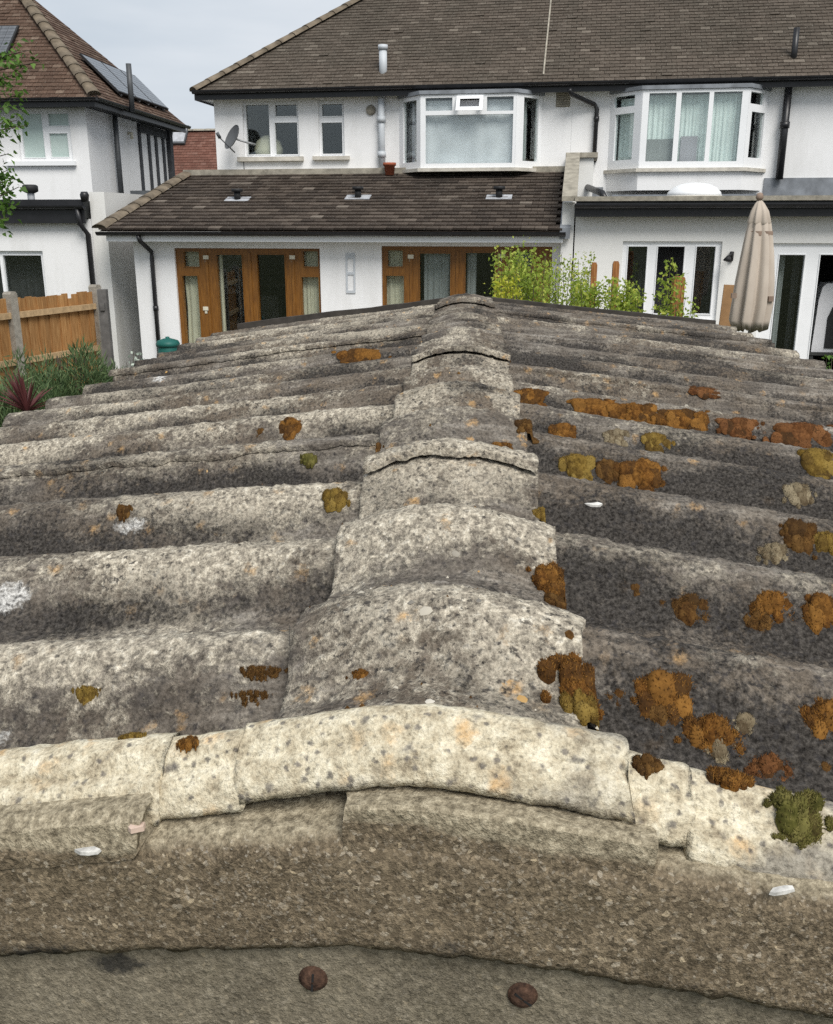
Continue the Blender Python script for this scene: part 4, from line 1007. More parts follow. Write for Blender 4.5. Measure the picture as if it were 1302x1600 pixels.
# pale mortar line where the two roofs meet
sx = .0; Y0 = -OVER - .03
o_, r_ = H1.lray(855, 60); nrm = Vector((0, -RP, 1)).normalized(); x_line = (o_ + r_ * ((Vector((0, -OVER - .03, EAVE + .14)) - o_).dot(nrm) / r_.dot(nrm))).x
m = MB(); m.add([(x_line + dx, Y0 + .15 + v * 1.0, EAVE + .09 + (.15 + v) * RP + .050 + dz) for v in (0, 3.9) for dx, dz in ((-.014, 0), (.014, 0), (.008, .004), (-.008, .004))],
                [(0, 1, 5, 4), (1, 2, 6, 5), (2, 3, 7, 6), (3, 0, 4, 7), (3, 2, 1, 0), (4, 5, 6, 7)]); m.build('mortar_line', 'stone_coping', H1.o)

# pipes on the upper wall
def on(W, px, py, d): u, z = W.uz(px, py, d); return W.P(u, d, z)
u_, z_ = W1.uz(597, 262, .08); p0 = W1.P(u_, .08, 3.40); p1 = W1.P(u_, .08, EAVE + .0)
pipe(H1, [p0, p1], .06, 'grey_pipe', 'soil_pipe', [(W1.P(u_, .08, z) + Vector((0, 0, 0)), W1.P(u_, .08, z + .10)) for z in (3.72, 4.3)])
vb = W1.P(u_, OVER - .35, EAVE + .32); m = MB(); m.tube([vb + Vector((0, 0, -.1)), vb + Vector((0, 0, .42))], .07, 14); m.tube([vb + Vector((0, 0, .42)), vb + Vector((0, 0, .50))], .085, 14); vp = m.build('vent_pipe', 'grey_pipe', H1.o, True)
m = MB(); m.lathe([(.17, -.02), (.15, .04), (.085, .10)], vb + Vector((0, -.02, -.10)), 16); m.build('flashing', 'lead_pale', vp, True)
pts = [on(W1, 890, 140, .40), on(W1, 893, 147, .30), on(W1, 929, 163, .07), on(W1, 933, 170, .06), W1.P(W1.uz(931, 200, .06)[0], .06, 3.6)]
pl_ = [H2.loc((H1.o.matrix_basis @ Vector(p)) if False else Vector((H1.X + H1.c * p.x - H1.s * p.y, H1.Y + H1.s * p.x + H1.c * p.y, p.z))) for p in pts]
pipe(H2, pl_, .037, 'black_plastic', 'downpipe', [(pl_[3] + Vector((0, 0, -.12)), pl_[3] + Vector((0, 0, -.2)))])
u_ = W2.uz(1226, 200, .10)[0]
pipe(H2, [W2.P(u_, .10, 3.3), W2.P(u_, .10, EAVE - .03)], .062, 'black_plastic', 'soil_pipe', [(W2.P(u_, .10, 4.1), W2.P(u_, .10, 4.2))])
vb = W2.P(W2.uz(1238, 110, -.2)[0], OVER - .42, EAVE + .38); m = MB(); m.tube([vb + Vector((0, 0, -.15)), vb + Vector((0, 0, .52))], .048, 14); vp = m.build('vent_pipe', 'black_plastic', H2.o, True)
m = MB(); m.lathe([(.20, -.03), (.17, .03), (.08, .10)], vb + Vector((0, -.02, -.14)), 16); m.build('flashing', 'lead_pale', vp, True)
# small fixtures on the wall
p = on(W1, 580, 172, .0); M = Matrix.Rotation(R(90), 3, 'X')
m = MB(); m.lathe([(.085, -.01), (.085, .03), (.05, .05), (.02, .045)], p, 18, M); m.build('extractor_vent', 'stone_coping', H1.o, True)
u_, z_ = W1.uz(880, 156); m = MB()
for k in range(6): W1.box(m, u_ - .11, u_ + .11, z_ - .10 + k * .035, z_ - .078 + k * .035, .002, .02)
W1.box(m, u_ - .12, u_ + .12, z_ - .115, z_ + .115, .0, .008); m.build('air_brick', 'stone_coping', H1.o)
# satellite dish
dp = on(W1, 366, 216, .35); wp_ = on(W1, 392, 228, .0)
dish = empty('satellite_dish'); dish.parent = H1.o
m = MB(); axis = Vector((-.62, -.62, .42)).normalized(); q = axis.to_track_quat('Z', 'Y').to_matrix()
pr = [(.005, 0), (.10, .008), (.20, .035), (.225, .048), (.23, .052), (.224, .042), (.20, .026), (.10, -.006), (.005, -.014)]
m.lathe(pr, dp, 26, q); m.build('reflector', 'dish_grey', dish, True)
m = MB(); m.tube([dp + axis * -.01, dp + Vector((.18, .12, -.06)), Vector((dp.x + .27, 0, dp.z - .08))], .018, 8); m.build('bracket', 'galvanised', dish, True)
m = MB(); m.tube([dp + Vector((0, 0, -.24)), dp + axis * .30 + Vector((0, 0, -.14))], .012, 8); m.tube([dp + axis * .30 + Vector((0, 0, -.14)), dp + axis * .36 + Vector((0, 0, -.08))], .03, 10); m.build('feed_arm', 'dark_grey_pipe', dish, True)
m = MB(); m.tube([Vector((dp.x + .03, -.012, dp.z - .3)), Vector((dp.x + .05, -.012, 3.45))], .006, 6); m.build('cable', 'dark_grey_pipe', dish)

# ---- tiled extension of the left house
EY, EOV = -2.55, .30
WE = Wall(H1, 0, EY)
EL = WE.uz(214, 450)[0]; ER = PARTY - .03
EZ = WE.uz(500, 366, EOV)[1]                         # gutter height
HZ = W1.uz(600, 271)[1]                              # where the roof meets the house
f, d1_ = window(WE, (278, 388, 502, 560), [(285, 392, 311, 418), (286, 430, 312, 548), (340, 397, 381, 540), (402, 397, 447, 540), (472, 391, 498, 418), (471, 432, 500, 548)], 'door_wood', -.14, -.05, name='french_doors')
f2, d2_ = window(WE, (597, 385, 860, 560), [(604, 390, 630, 418), (602, 430, 632, 548), (654, 395, 704, 540), (725, 394, 773, 540), (801, 392, 832, 418), (801, 432, 834, 548)], 'door_wood', -.14, -.05, name='french_doors')
for ff, xs in ((f, ((322, 402), (322, 482), (457, 402))), (f2, ((642, 401), (785, 400)))):
    for x, y in xs:
        u_, z_ = WE.uz(x, y, -.04); m = MB(); WE.box(m, u_ - .045, u_ + .045, z_ - .03, z_ + .03, -.05, -.025); WE.box(m, u_ - .02, u_ + .02, z_ - .08, z_ - .03, -.05, -.035); m.build('latch', 'brass', ff)
for ff, xs in ((f, (391, 324, 458)), (f2, (714, 642, 785))):
    for x in xs:                                     # the meeting stiles stand proud of the frame
        u_ = WE.uz(x, 450)[0]; z0_, z1_ = (d1_ if ff is f else d2_)[2:]
        m = MB(); WE.box(m, u_ - .022, u_ + .022, z0_ + .02, z1_ - .07, -.05, -.034); m.build('stile', 'door_wood', ff)
fl = d1_[2]
m = MB(); m.plate(EL, ER, 0, EZ - .03, [d1_, d2_], -.22, 0, WE.P); m.build('extension_wall', 'render_white', H1.o)
m = MB(); m.box((EL, EY + .22, 0), (EL + .22, -.0, EZ - .03)); m.box((EL, 0, 0), (-.002, .2, EZ - .03)); m.build('extension_side_wall', 'render_white', H1.o)
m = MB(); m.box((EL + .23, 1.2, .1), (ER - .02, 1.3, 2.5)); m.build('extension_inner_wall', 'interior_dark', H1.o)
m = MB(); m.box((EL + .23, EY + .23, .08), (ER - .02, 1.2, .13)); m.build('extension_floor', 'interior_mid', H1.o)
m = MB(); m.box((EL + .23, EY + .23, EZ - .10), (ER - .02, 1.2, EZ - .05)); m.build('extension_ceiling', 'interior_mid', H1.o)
m = MB(); m.box((ER - .2, EY + .22, 0), (ER, 0, EZ - .05)); m.build('extension_side_wall', 'interior_mid', H1.o)
xm = (d1_[1] + d2_[0]) / 2
m = MB(); m.box((xm - .05, EY + .23, .13), (xm + .05, 1.2, EZ - .1)); m.build('partition', 'interior_dark', H1.o)
for (a, b, y0, y1, mat_, fo, ga) in ((283, 316, 388, 560, 'curtain_cream', 4, .2), (332, 346, 390, 560, 'curtain_cream', 2, 0), (468, 502, 388, 560, 'curtain_cream', 5, 0),
                                     (598, 636, 386, 560, 'curtain_cream', 5, 0), (660, 705, 386, 560, 'curtain_grey', 6, 0), (727, 742, 386, 560, 'curtain_grey', 2, 0), (798, 838, 386, 560, 'curtain_grey', 4, 0)):
    r_ = WE.rect((a, y0, b, y1)); curtain(WE, r_[0], r_[1], .2, EZ - .14, -.19, mat_, fo, .025, gather=ga, seed=a)
for a in (360, 430, 735):                            # dim furniture inside
    u_ = WE.uz(a, 450, -1.6)[0]; m = MB(); WE.box(m, u_ - .35, u_ + .35, .13, .95, -1.9, -1.5); WE.box(m, u_ - .30, u_ + .05, .95, 1.35, -1.85, -1.6); m.build('cupboard_or_reflection', 'interior_mid', H1.o)
# fascia, soffit, gutter
m = MB(); m.box((EL - .28, EY - EOV, EZ - .09), (ER + .02, EY - .002, EZ - .065)); m.box((EL - .28, EY - .002, EZ - .09), (EL - .002, .3, EZ - .065)); m.build('extension_soffit', 'upvc', H1.o)
m = MB(); m.box((EL - .30, EY - EOV - .022, EZ - .115), (ER + .02, EY - EOV, EZ + .02)); m.build('extension_fascia', 'upvc', H1.o)
gutter(H1, (EL - .42, EY - EOV - .085, EZ + .035), (ER + .06, EY - EOV - .085, EZ + .035), 'black_plastic', .062)
u_ = WE.uz(242, 460, .06)[0]
pipe(H1, [(u_ - .06, EY - EOV - .08, EZ - .02), (u_ - .05, EY - EOV - .06, EZ - .10), (u_, EY - .06, EZ - .28), (u_, EY - .06, EZ - .36), (u_, EY - .06, .05)], .036, 'black_plastic', 'downpipe', [((u_, EY - .06, 1.2), (u_, EY - .06, 1.28))])
# tiled slope
eyy, ezz = EY - EOV - .05, EZ + .04
run = -eyy; rise = HZ - ezz; L = math.hypot(run, rise); x0 = EL - .40
hipx = W1.uz(300, 277)[0]; kx = (hipx - x0) / L
m = MB(); m.add([(x0, eyy, ezz), (ER, eyy, ezz), (ER, -.003, HZ), (hipx, -.003, HZ), (x0, .9, ezz), (hipx, .9, HZ)], [(0, 1, 2, 3), (4, 0, 3, 5)]); m.build('extension_deck', 'tile_extension', H1.o)
tiles(H1, (x0, eyy, ezz), (1, 0, 0), (0, run, rise), lambda u, v: u > v * kx + .03 and u < ER - x0 - .04 and v < L - .06, ER - x0, .165, L, .205, .026, 'tile_extension', 'extension_tiles', 31, 300, 'tile_extension_single', .006)
ridge_caps(H1, Vector((x0, eyy, ezz + .05)), Vector((hipx, -.05, HZ + .06)), .13, 'mortar_hip', 'hip_tile', .36, .45)
m = MB(); m.box((hipx - .1, -.16, HZ - .01), (ER, -.003, HZ + .085)); m.build('top_flashing', 'stone_coping', H1.o)
for px, py in ((372, 316), (560, 313), (780, 313)):   # cowl vents with lead aprons
    o_, r_ = H1.lray(px, py); nrm = Vector((0, -rise, run)).normalized(); k = (Vector((0, eyy, ezz)) - o_).dot(nrm) / r_.dot(nrm); p = o_ + r_ * k
    up = Vector((0, run, rise)).normalized(); v = empty('roof_vent'); v.parent = H1.o
    B = Matrix((( 1, 0, 0), (0, up.y, nrm.y), (0, up.z, nrm.z))).to_4x4()
    Mx = Matrix.Translation(p) @ Matrix(((1, 0, 0, 0), (0, up.y, nrm.y, 0), (0, up.z, nrm.z, 0), (0, 0, 0, 1)))
    m = MB(); m.box((-.21, -.10, .045), (.21, .12, .056), Mx); m.build('apron', 'lead_pale', v)
    m = MB(); m.tube([p + nrm * .05, p + nrm * .05 + Vector((0, 0, .12))], .055, 12); m.tube([p + nrm * .05 + Vector((0, 0, .12)), p + nrm * .05 + Vector((0, 0, .17))], .095, 12); m.build('cowl', 'rubber', v, True)
# lead valley and parapet at the right end of the tiled roof
m = MB(); m.add([(ER - .03, eyy, ezz + .06), (ER + .12, eyy, ezz + .06), (ER + .12, -.01, HZ + .08), (ER - .03, -.01, HZ + .08)] + [(ER - .03, eyy, ezz - .1), (ER + .12, eyy, ezz - .1), (ER + .12, -.01, HZ - .1), (ER - .03, -.01, HZ - .1)],
                [(0, 1, 2, 3), (0, 4, 5, 1), (1, 5, 6, 2), (2, 6, 7, 3), (3, 7, 4, 0), (7, 6, 5, 4)]); m.build('lead_gutter', 'lead', H1.o)
# small pale frame hung on the wall between the doors
u_, z_ = WE.uz(548, 425, .01); z1_ = WE.uz(548, 396, .01)[1]; z0_ = WE.uz(548, 458, .01)[1]
m = MB(); m.plate(u_ - .075, u_ + .075, z0_, z1_, [(u_ - .05, u_ + .05, z0_ + .04, (z0_ + z1_) / 2 - .02), (u_ - .05, u_ + .05, (z0_ + z1_) / 2 + .02, z1_ - .08)], .003, .018, WE.P); wl_o = m.build('wall_frame', 'grey_pipe', H1.o)

# ---- flat-roofed extension of the right house
XY, XOV = -2.75, .22
WX = Wall(H2, 0, XY)
XL = .16; XR = 7.6
FZ1 = WX.uz(1080, 316, XOV)[1]; FZ0 = WX.uz(1080, 338, XOV)[1]
f, w_ = window(WX, (970, 377, 1124, 500), [(978, 384, 1010, 492), (1024, 384, 1068, 492), (1084, 384, 1116, 492)], d0=-.14, d1=-.05, glasses={1: None})
f3, dr_ = window(WX, (1185, 380, 1420, 600), [(1208, 397, 1250, 590), (1271, 397, 1345, 590), (1362, 397, 1405, 590)], d0=-.14, d1=-.05, glasses={1: None}, name='glazed_doors')
# open middle casement swung outwards
q = MB(); ps = WX.rect((1024, 384, 1068, 492))
m = MB(); m.plate(EL, EL, 0, 0, [], 0, 0, WX.P)
m = MB(); m.plate(XL, XR, 0, FZ0 + .02, [w_, dr_], -.24, 0, WX.P); m.build('extension_wall', 'render_cream', H2.o)
m = MB(); m.box((XL, XY + .24, 0), (XL + .2, -.002, FZ0)); m.build('extension_side_wall', 'render_cream', H2.o)
m = MB(); m.box((XR - .2, XY + .24, 0), (XR, -.002, FZ0)); m.build('extension_side_wall', 'render_cream', H2.o)
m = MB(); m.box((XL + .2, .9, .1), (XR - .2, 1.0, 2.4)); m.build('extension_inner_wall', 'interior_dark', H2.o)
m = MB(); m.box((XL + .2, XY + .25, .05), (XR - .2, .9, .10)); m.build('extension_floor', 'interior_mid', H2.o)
m = MB(); m.box((XL, XY - XOV, FZ0 + .03), (XR + .2, -.002, FZ1 + .02)); m.build('flat_roof', 'dark_bitumen', H2.o)
m = MB(); m.box((XL - .02, XY - XOV - .03, FZ0 - .005), (XR + .2, XY - XOV - .002, FZ1 - .01)); m.build('roof_fascia', 'black_plastic', H2.o)
m = MB(); m.box((XL - .02, XY - XOV - .04, FZ1 + .02), (XR + .2, XY - XOV + .10, FZ1 + .085)); m.build('roof_kerb', 'stone_coping', H2.o)
gutter(H2, (XL - .02, XY - XOV - .10, FZ1 - .03), (XR, XY - XOV - .10, FZ1 - .03), 'black_plastic', .055)
m = MB(); m.box((XL + .1, -.03, FZ1 + .03), (b2[0] - .05, -.004, FZ1 + .32)); m.build('lead_upstand', 'lead', H2.o)
m = MB(); m.box((b2[3] + .05, -.03, FZ1 + .03), (WID2, -.004, FZ1 + .45)); m.build('lead_upstand', 'lead', H2.o)
m = MB(); m.box((b2[0] + .1, -.54, FZ1 + .03), (b2[3] - .1, -.505, FZ1 + .18)); m.build('lead_upstand', 'lead', H2.o)
# white domed rooflight
p = on(W2, 1086, 300, 1.5); rz = FZ1 + .02
dome = empty('rooflight'); dome.parent = H2.o
m = MB(); m.lathe([(.46, 0), (.46, .10), (.43, .11)], (p.x, -1.4, rz), 28); m.build('kerb', 'pale_stone', dome, True)
m = MB(); m.lathe([(.43, .10), (.41, .16), (.34, .235), (.22, .285), (.10, .305), (.005, .31)], (p.x, -1.4, rz), 28); m.build('dome', 'upvc', dome, True)
# party parapet with stone coping
pp = MB(); zc = W2.uz(925, 243, .5)[1]
pp.box((-.04, XY - .03, 0), (.14, -.9, ezz + .42)); pp.box((-.02, -.9, 2.0), (.40, -.003, zc - .06)); pp.build('parapet', 'render_cream', H2.o)
m = MB(); m.box((-.06, -.95, zc - .058), (.46, -.003, zc + .02)); m.add([(x, y, z + dz) for dz in (0, .07) for x, y, z in ((-.05, XY - .20, ezz + .43), (.17, XY - .20, ezz + .43), (.17, -.96, zc - .05), (-.05, -.96, zc - .05))],
        [(3, 2, 1, 0), (4, 5, 6, 7), (0, 1, 5, 4), (1, 2, 6, 5), (2, 3, 7, 6), (3, 0, 4, 7)]); m.build('coping', 'stone_coping', H2.o)
m = MB(); m.tube([(.30, -.8, FZ1 + .30), (.55, -1.9, FZ1 + .16), (.60, -2.0, FZ1 + .05)], .05, 10); m.build('waste_pipe', 'black_plastic', H2.o, True)
# blinds and dark hangings behind the right windows
for a, b, mt in ((976, 1011, 'curtain_charcoal'), (1022, 1070, 'curtain_charcoal'), (1083, 1118, 'curtain_charcoal')):
    r_ = WX.rect((a, 380, b, 500)); curtain(WX, r_[0], r_[1], .6, r_[3] + .05, -.5, mt, 3, .03)
r_ = WX.rect((985, 405, 1003, 470), -.9); m = MB(); WX.box(m, r_[0], r_[1], .1, r_[3], -1.0, -.9); m.build('cupboard_or_reflection', 'brown_board', H2.o)  # brown box added to stand in for a reflection in the pane
r_ = WX.rect((1206, 390, 1252, 560)); curtain(WX, r_[0], r_[0] + .18, .1, r_[3], -.3, 'curtain_grey', 2, .03); curtain(WX, r_[0] + .30, r_[1] - .02, .1, r_[3], -.3, 'curtain_charcoal', 3, .03)
# wall lamp
lp = on(WX, 1143, 402, .02); m = MB(); m.tube([lp, lp + Vector((0, -.10, .06)), lp + Vector((-.06, -.16, .02))], .014, 8); m.tube([lp + Vector((-.06, -.16, .02)), lp + Vector((-.08, -.17, -.05))], [.03, .065], 10); m.tube([lp + Vector((0, 0, -.05)), lp + Vector((0, -.02, .08))], .03, 8); m.build('wall_lamp', 'rubber', H2.o, True)

# ---- terracotta pot on the flat ledge by the bay
p = on(W1, 609, 262, .25); pw = Vector((H1.X + H1.c * p.x - H1.s * p.y, H1.Y + H1.s * p.x + H1.c * p.y, 0))
yl = p.y; zroof = ezz + (yl - eyy) / run * rise + .06
m = MB(); m.lathe([(.075, 0), (.095, .16), (.115, .16), (.115, .21), (.10, .21), (.095, .17), (.02, .165)], (0, 0, 0), 18); o = m.build('flower_pot', 'terracotta', None, True)
o.location = (pw.x, pw.y, zroof - .02); tag(o, 'small terracotta pot at the foot of the grey wall pipe', 'pot')

# ================================================================== house on the left
lc = at(150, 352, 19.8)
HL = House('left_neighbour_house', 'white house at left with red-brown hipped roof and solar panels', lc.x, lc.y, -5.0)
WL = Wall(HL, 0, 0)
LEV = WL.uz(120, 168)[1]; SIDE = Wall(HL, 0, 0, 90).uz(266, 250)[0]; WIDL = 8.0
f, ol = window(WL, (28, 171, 111, 252), [(32, 176, 67, 247), (73, 176, 107, 197), (76, 207, 106, 246)], glass='frosted_glass', sill=(12, 253, 120, 260))
m = MB(); m.plate(-WIDL, 0, 0, LEV, [ol], -.22, 0, WL.P); m.build('wall', 'render_white', HL.o)
m = MB(); m.box((-.22, .22, 0), (0, SIDE, LEV)); m.build('side_wall', 'render_white', HL.o)
m = MB(); m.box((-WIDL, 1.0, 0), (-.25, 1.1, LEV)); m.build('inner_wall', 'interior_mid', HL.o)
LO = .32
m = MB(); m.box((-WIDL, -LO, LEV - .0), (LO, -.002, LEV + .02)); m.box((.002, -.002, LEV), (LO, SIDE + .3, LEV + .02)); m.build('soffit', 'timber_black', HL.o)
m = MB(); m.box((-WIDL, -LO - .03, LEV - .02), (LO + .03, -LO, LEV + .12)); m.build('fascia', 'black_plastic', HL.o)
m = MB(); m.box((LO, -LO, LEV - .02), (LO + .03, SIDE + .3, LEV + .12)); m.build('fascia', 'black_plastic', HL.o)
gutter(HL, (-WIDL, -LO - .09, LEV + .13), (LO + .1, -LO - .09, LEV + .13)); gutter(HL, (LO + .09, -LO - .05, LEV + .13), (LO + .09, SIDE + .35, LEV + .13))
# roof: hip runs up to the left
z0 = LEV + .12; e0 = LO + .04; hr = (SIDE + .4 + LO + .04) / 2; rp = math.tan(R(44.0))
m = MB(); A = (e0, -e0, z0); Bp = (e0 - hr, -e0 + hr, z0 + hr * rp)
m.add([(-WIDL - 1, -e0, z0), A, (e0, SIDE + .4, z0), (-WIDL - 1, SIDE + .4, z0), Bp, (-WIDL - 1, -e0 + hr, z0 + hr * rp)], [(0, 1, 4, 5), (1, 2, 4), (2, 3, 5, 4)]); m.build('roof_deck', 'tile_left', HL.o)
Ls = math.hypot(hr, hr * rp); kk = hr / Ls
tiles(HL, (e0 - 7, -e0, z0), (1, 0, 0), (0, 1, rp), lambda u, v: u < 7 - v * kk and v < Ls, 7, .11, Ls, .17, .013, 'tile_left', 'roof_tiles', 41)
tiles(HL, (e0, -e0, z0), (0, 1, 0), (-1, 0, rp), lambda u, v: u > v * kk and u < SIDE + .4 + e0 - v * kk and v < Ls, SIDE + .7, .11, Ls, .17, .013, 'tile_left', 'roof_tiles', 43)
ridge_caps(HL, Vector(A) + Vector((0, 0, .06)), Vector(Bp) + Vector((0, 0, .06)), .13, 'mortar_hip')
# solar panels: a row on the side slope and one on the rear slope
up = Vector((-1, 0, rp)).normalized(); al = Vector((0, 1, 0)); nr = Vector((rp, 0, 1)).normalized()
def solar(org, al, up, nr, w_, h_, label):
    o = empty('solar_panel'); o.parent = HL.o
    Mx = Matrix(((al.x, up.x, nr.x, org.x), (al.y, up.y, nr.y, org.y), (al.z, up.z, nr.z, org.z), (0, 0, 0, 1)))
    m = MB(); m.box((0, 0, .08), (w_, h_, .12), Mx); fr_ = m.build('panel_frame', 'rubber', o)
    m = MB()
    for i in range(6):
        for j in range(10): m.box((.03 + i * (w_ - .06) / 6 + .004, .03 + j * (h_ - .06) / 10 + .004, .121), (.03 + (i + 1) * (w_ - .06) / 6 - .004, .03 + (j + 1) * (h_ - .06) / 10 - .004, .124), Mx)
    m.build('solar_cells', 'solar_cell', o, False, 'stuff')
    m = MB()
    for a_ in (.2, .75): m.box((w_ * a_, -.01, .045), (w_ * a_ + .04, h_ + .02, .078), Mx)
    m.build('mount_rail', 'galvanised', o)
for k in range(3):
    org = Vector(A) + al * (1.7 + k * 1.02) + up * .35
    solar(org, al, up, nr, 1.0, 1.05, '')
upr = Vector((0, 1, rp)).normalized(); alr = Vector((1, 0, 0)); nrr = Vector((0, -rp, 1)).normalized()
o_, r_ = HL.lray(30, 60); k_ = (Vector(A) - o_).dot(nrr) / r_.dot(nrr); pr_ = o_ + r_ * k_
solar(pr_ - alr * 1.02 - upr * .75, alr, upr, nrr, 1.0, 1.0, '')
# pipes, lamp, timber strips on the side wall
WS = Wall(HL, 0, 0, 90)           # the side wall: u runs away from the garden
u_ = WS.uz(185, 230, .12)[0]
pipe(HL, [WS.P(u_, .10, 3.0), WS.P(u_, .10, LEV - .02)], .055, 'dark_grey_pipe', 'soil_pipe')
m = MB(); m.tube([(LO + .16, u_, LEV + .05), (LO + .16, u_, LEV + .95)], .055, 12); m.build('vent_pipe', 'dark_grey_pipe', HL.o, True)
for px in (222, 236, 247, 258):
    u_ = WS.uz(px, 250, .03)[0]; m = MB(); WS.box(m, u_ - .07, u_ + .07, 2.9, LEV - .02, .001, .03); m.build('timber_strip', 'timber_black', HL.o)
u_ = WS.uz(265, 250, .05)[0]; m = MB(); m.box((.0, u_, 0), (.10, u_ + .2, LEV)); m.build('corner_timber', 'timber_black', HL.o)
m = MB(); WS.box(m, WS.uz(219, 250)[0], WS.uz(266, 250)[0] + .15, LEV - .20, LEV - .02, .031, .05); m.build('timber_strip', 'timber_black', HL.o)
p = WS.P(WS.uz(207, 208, .1)[0], .08, WS.uz(207, 208, .1)[1]); m = MB(); m.tube([p + Vector((-.07, 0, 0)), p, p + Vector((0, 0, -.12))], .035, 10); m.build('wall_lamp', 'brass', HL.o, True)
# lower rear extension: flat roof, black fascia, long side wall
LY = -3.0
WLE = Wall(HL, 0, LY)
XE = WLE.uz(149, 400)[0]
lz1 = WLE.uz(90, 312)[1]; lz0 = WLE.uz(90, 347)[1]
f, oe = window(WLE, (-40, 392, 71, 475), [(-36, 398, 2, 470), (5, 398, 67, 470)], sill=(-45, 476, 75, 482))
m = MB(); m.plate(-WIDL, XE, 0, lz0 + .05, [oe], -.22, 0, WLE.P); m.build('extension_wall', 'render_white', HL.o)
r_ = WLE.rect((-40, 392, 71, 475)); curtain(WLE, r_[0], r_[1], r_[2], r_[3], -.4, 'curtain_charcoal', 9, .03)
m = MB(); m.box((-WIDL, LY + 1.6, .1), (XE - .3, LY + 1.7, lz0)); m.build('extension_inner_wall', 'interior_dark', HL.o)
m = MB(); m.box((-WIDL, LY - .12, lz0 + .06), (XE - .05, -.002, lz1 - .02)); m.build('flat_roof', 'dark_bitumen', HL.o)
m = MB(); m.box((-WIDL, LY - .15, lz0 - .02), (XE - .05, LY - .122, lz1)); m.build('roof_fascia', 'black_plastic', HL.o)
gutter(HL, (-WIDL, LY - .21, lz1 - .10), (XE - .02, LY - .21, lz1 - .10))
# side wall: near edge at the corner, running back and out beside the alley
cz = WLE.uz(145, 300)[1]
m = MB(); m.add([(x, y, z) for z in (0, cz) for x, y in ((XE + .002, LY - .02), (XE + .26, LY - .02), (XE + .75, SIDE - 1.6), (XE + .40, SIDE - 1.6))],
                [(3, 2, 1, 0), (4, 5, 6, 7), (0, 1, 5, 4), (1, 2, 6, 5), (2, 3, 7, 6), (3, 0, 4, 7)]); m.build('boundary_wall', 'render_stained', HL.o)
m = MB(); m.add([(x, y, z) for z in (cz + .002, cz + .09) for x, y in ((XE - .06, LY + 2.0), (XE + .42, LY + 2.0), (XE + .82, SIDE - 1.5), (XE + .30, SIDE - 1.5))],
                [(3, 2, 1, 0), (4, 5, 6, 7), (0, 1, 5, 4), (1, 2, 6, 5), (2, 3, 7, 6), (3, 0, 4, 7)]); m.build('coping', 'dark_grey_pipe', HL.o)
p = WLE.P(WLE.uz(140, 400, .1)[0], .1, 0)
pipe(HL, [(p.x - .10, LY - .20, lz1 - .12), (p.x - .08, LY - .18, lz0 - .03), (p.x, LY - .07, lz0 - .2), (p.x, LY - .07, .05)], .045, 'black_plastic')
m = MB(); m.lathe([(.06, -.06), (.075, .05), (.05, .10)], (XE - .0, LY - .2, lz1 + .02), 12); m.build('hopper', 'black_plastic', HL.o, True)
u_, z_ = WLE.uz(48, 300, -.5); m = MB(); m.tube([(u_, LY + .5, lz1 - .05), (u_, LY + .5, z_ - .02)], .06, 12); v = m.build('vent_pipe', 'lead_pale', HL.o, True)
m = MB(); m.lathe([(.07, 0), (.13, .03), (.13, .12), (.10, .14)], (u_, LY + .5, z_ - .02), 14); m.build('cowl', 'rubber', v, True)

# ================================================================== far house between the two
fc = at(300, 300, 44.0)
HF = House('far_house', 'distant house with large brown-red tiled roof in the gap between the houses', fc.x, fc.y, -8.0)
zt = at(300, 194, 44.0).z; zb = at(300, 290, 44.0).z - 1.6
m = MB(); m.box((-6, 0, 0), (8, 6.5, zb + .15)); m.build('wall', 'render_cream', HF.o)
tl = zt - zb; m = MB(); m.add([(-6.3, -.4, zb), (8.3, -.4, zb), (8.3, 3.2, zt), (-6.3, 3.2, zt), (8.3, 6.9, zb), (-6.3, 6.9, zb)], [(0, 1, 2, 3), (3, 2, 4, 5), (0, 3, 5), (1, 4, 2)]); m.build('roof_deck', 'tile_far', HF.o)
tiles(HF, (-6.3, -.4, zb), (1, 0, 0), (0, 3.6, tl), lambda u, v: v < math.hypot(3.6, tl) and 0 < u < 14.5, 14.6, .16, math.hypot(3.6, tl), .26, .02, 'tile_far', 'roof_tiles', 61)
ridge_caps(HF, (-6.3, 3.2, zt + .02), (8.3, 3.2, zt + .02), .16, 'stone_coping', 'ridge_cap', .6)
pr_ = HF.loc(at(282, 214, 45.0)); nrm = Vector((0, -tl, 3.6)).normalized(); upf = Vector((0, 3.6, tl)).normalized()
o_, r_ = HF.lray(282, 214); k_ = (Vector((0, -.4, zb)) - o_).dot(nrm) / r_.dot(nrm); p = o_ + r_ * k_
Mx = Matrix(((1, 0, 0, p.x), (0, upf.y, nrm.y, p.y), (0, upf.z, nrm.z, p.z), (0, 0, 0, 1)))
m = MB(); m.box((-.36, -.55, .04), (.36, .55, .16), Mx); sk = m.build('skylight', 'dark_grey_pipe', HF.o)
m = MB(); m.box((-.30, -.45, .161), (.30, .48, .17), Mx); m.build('pane', 'lead_pale', sk)
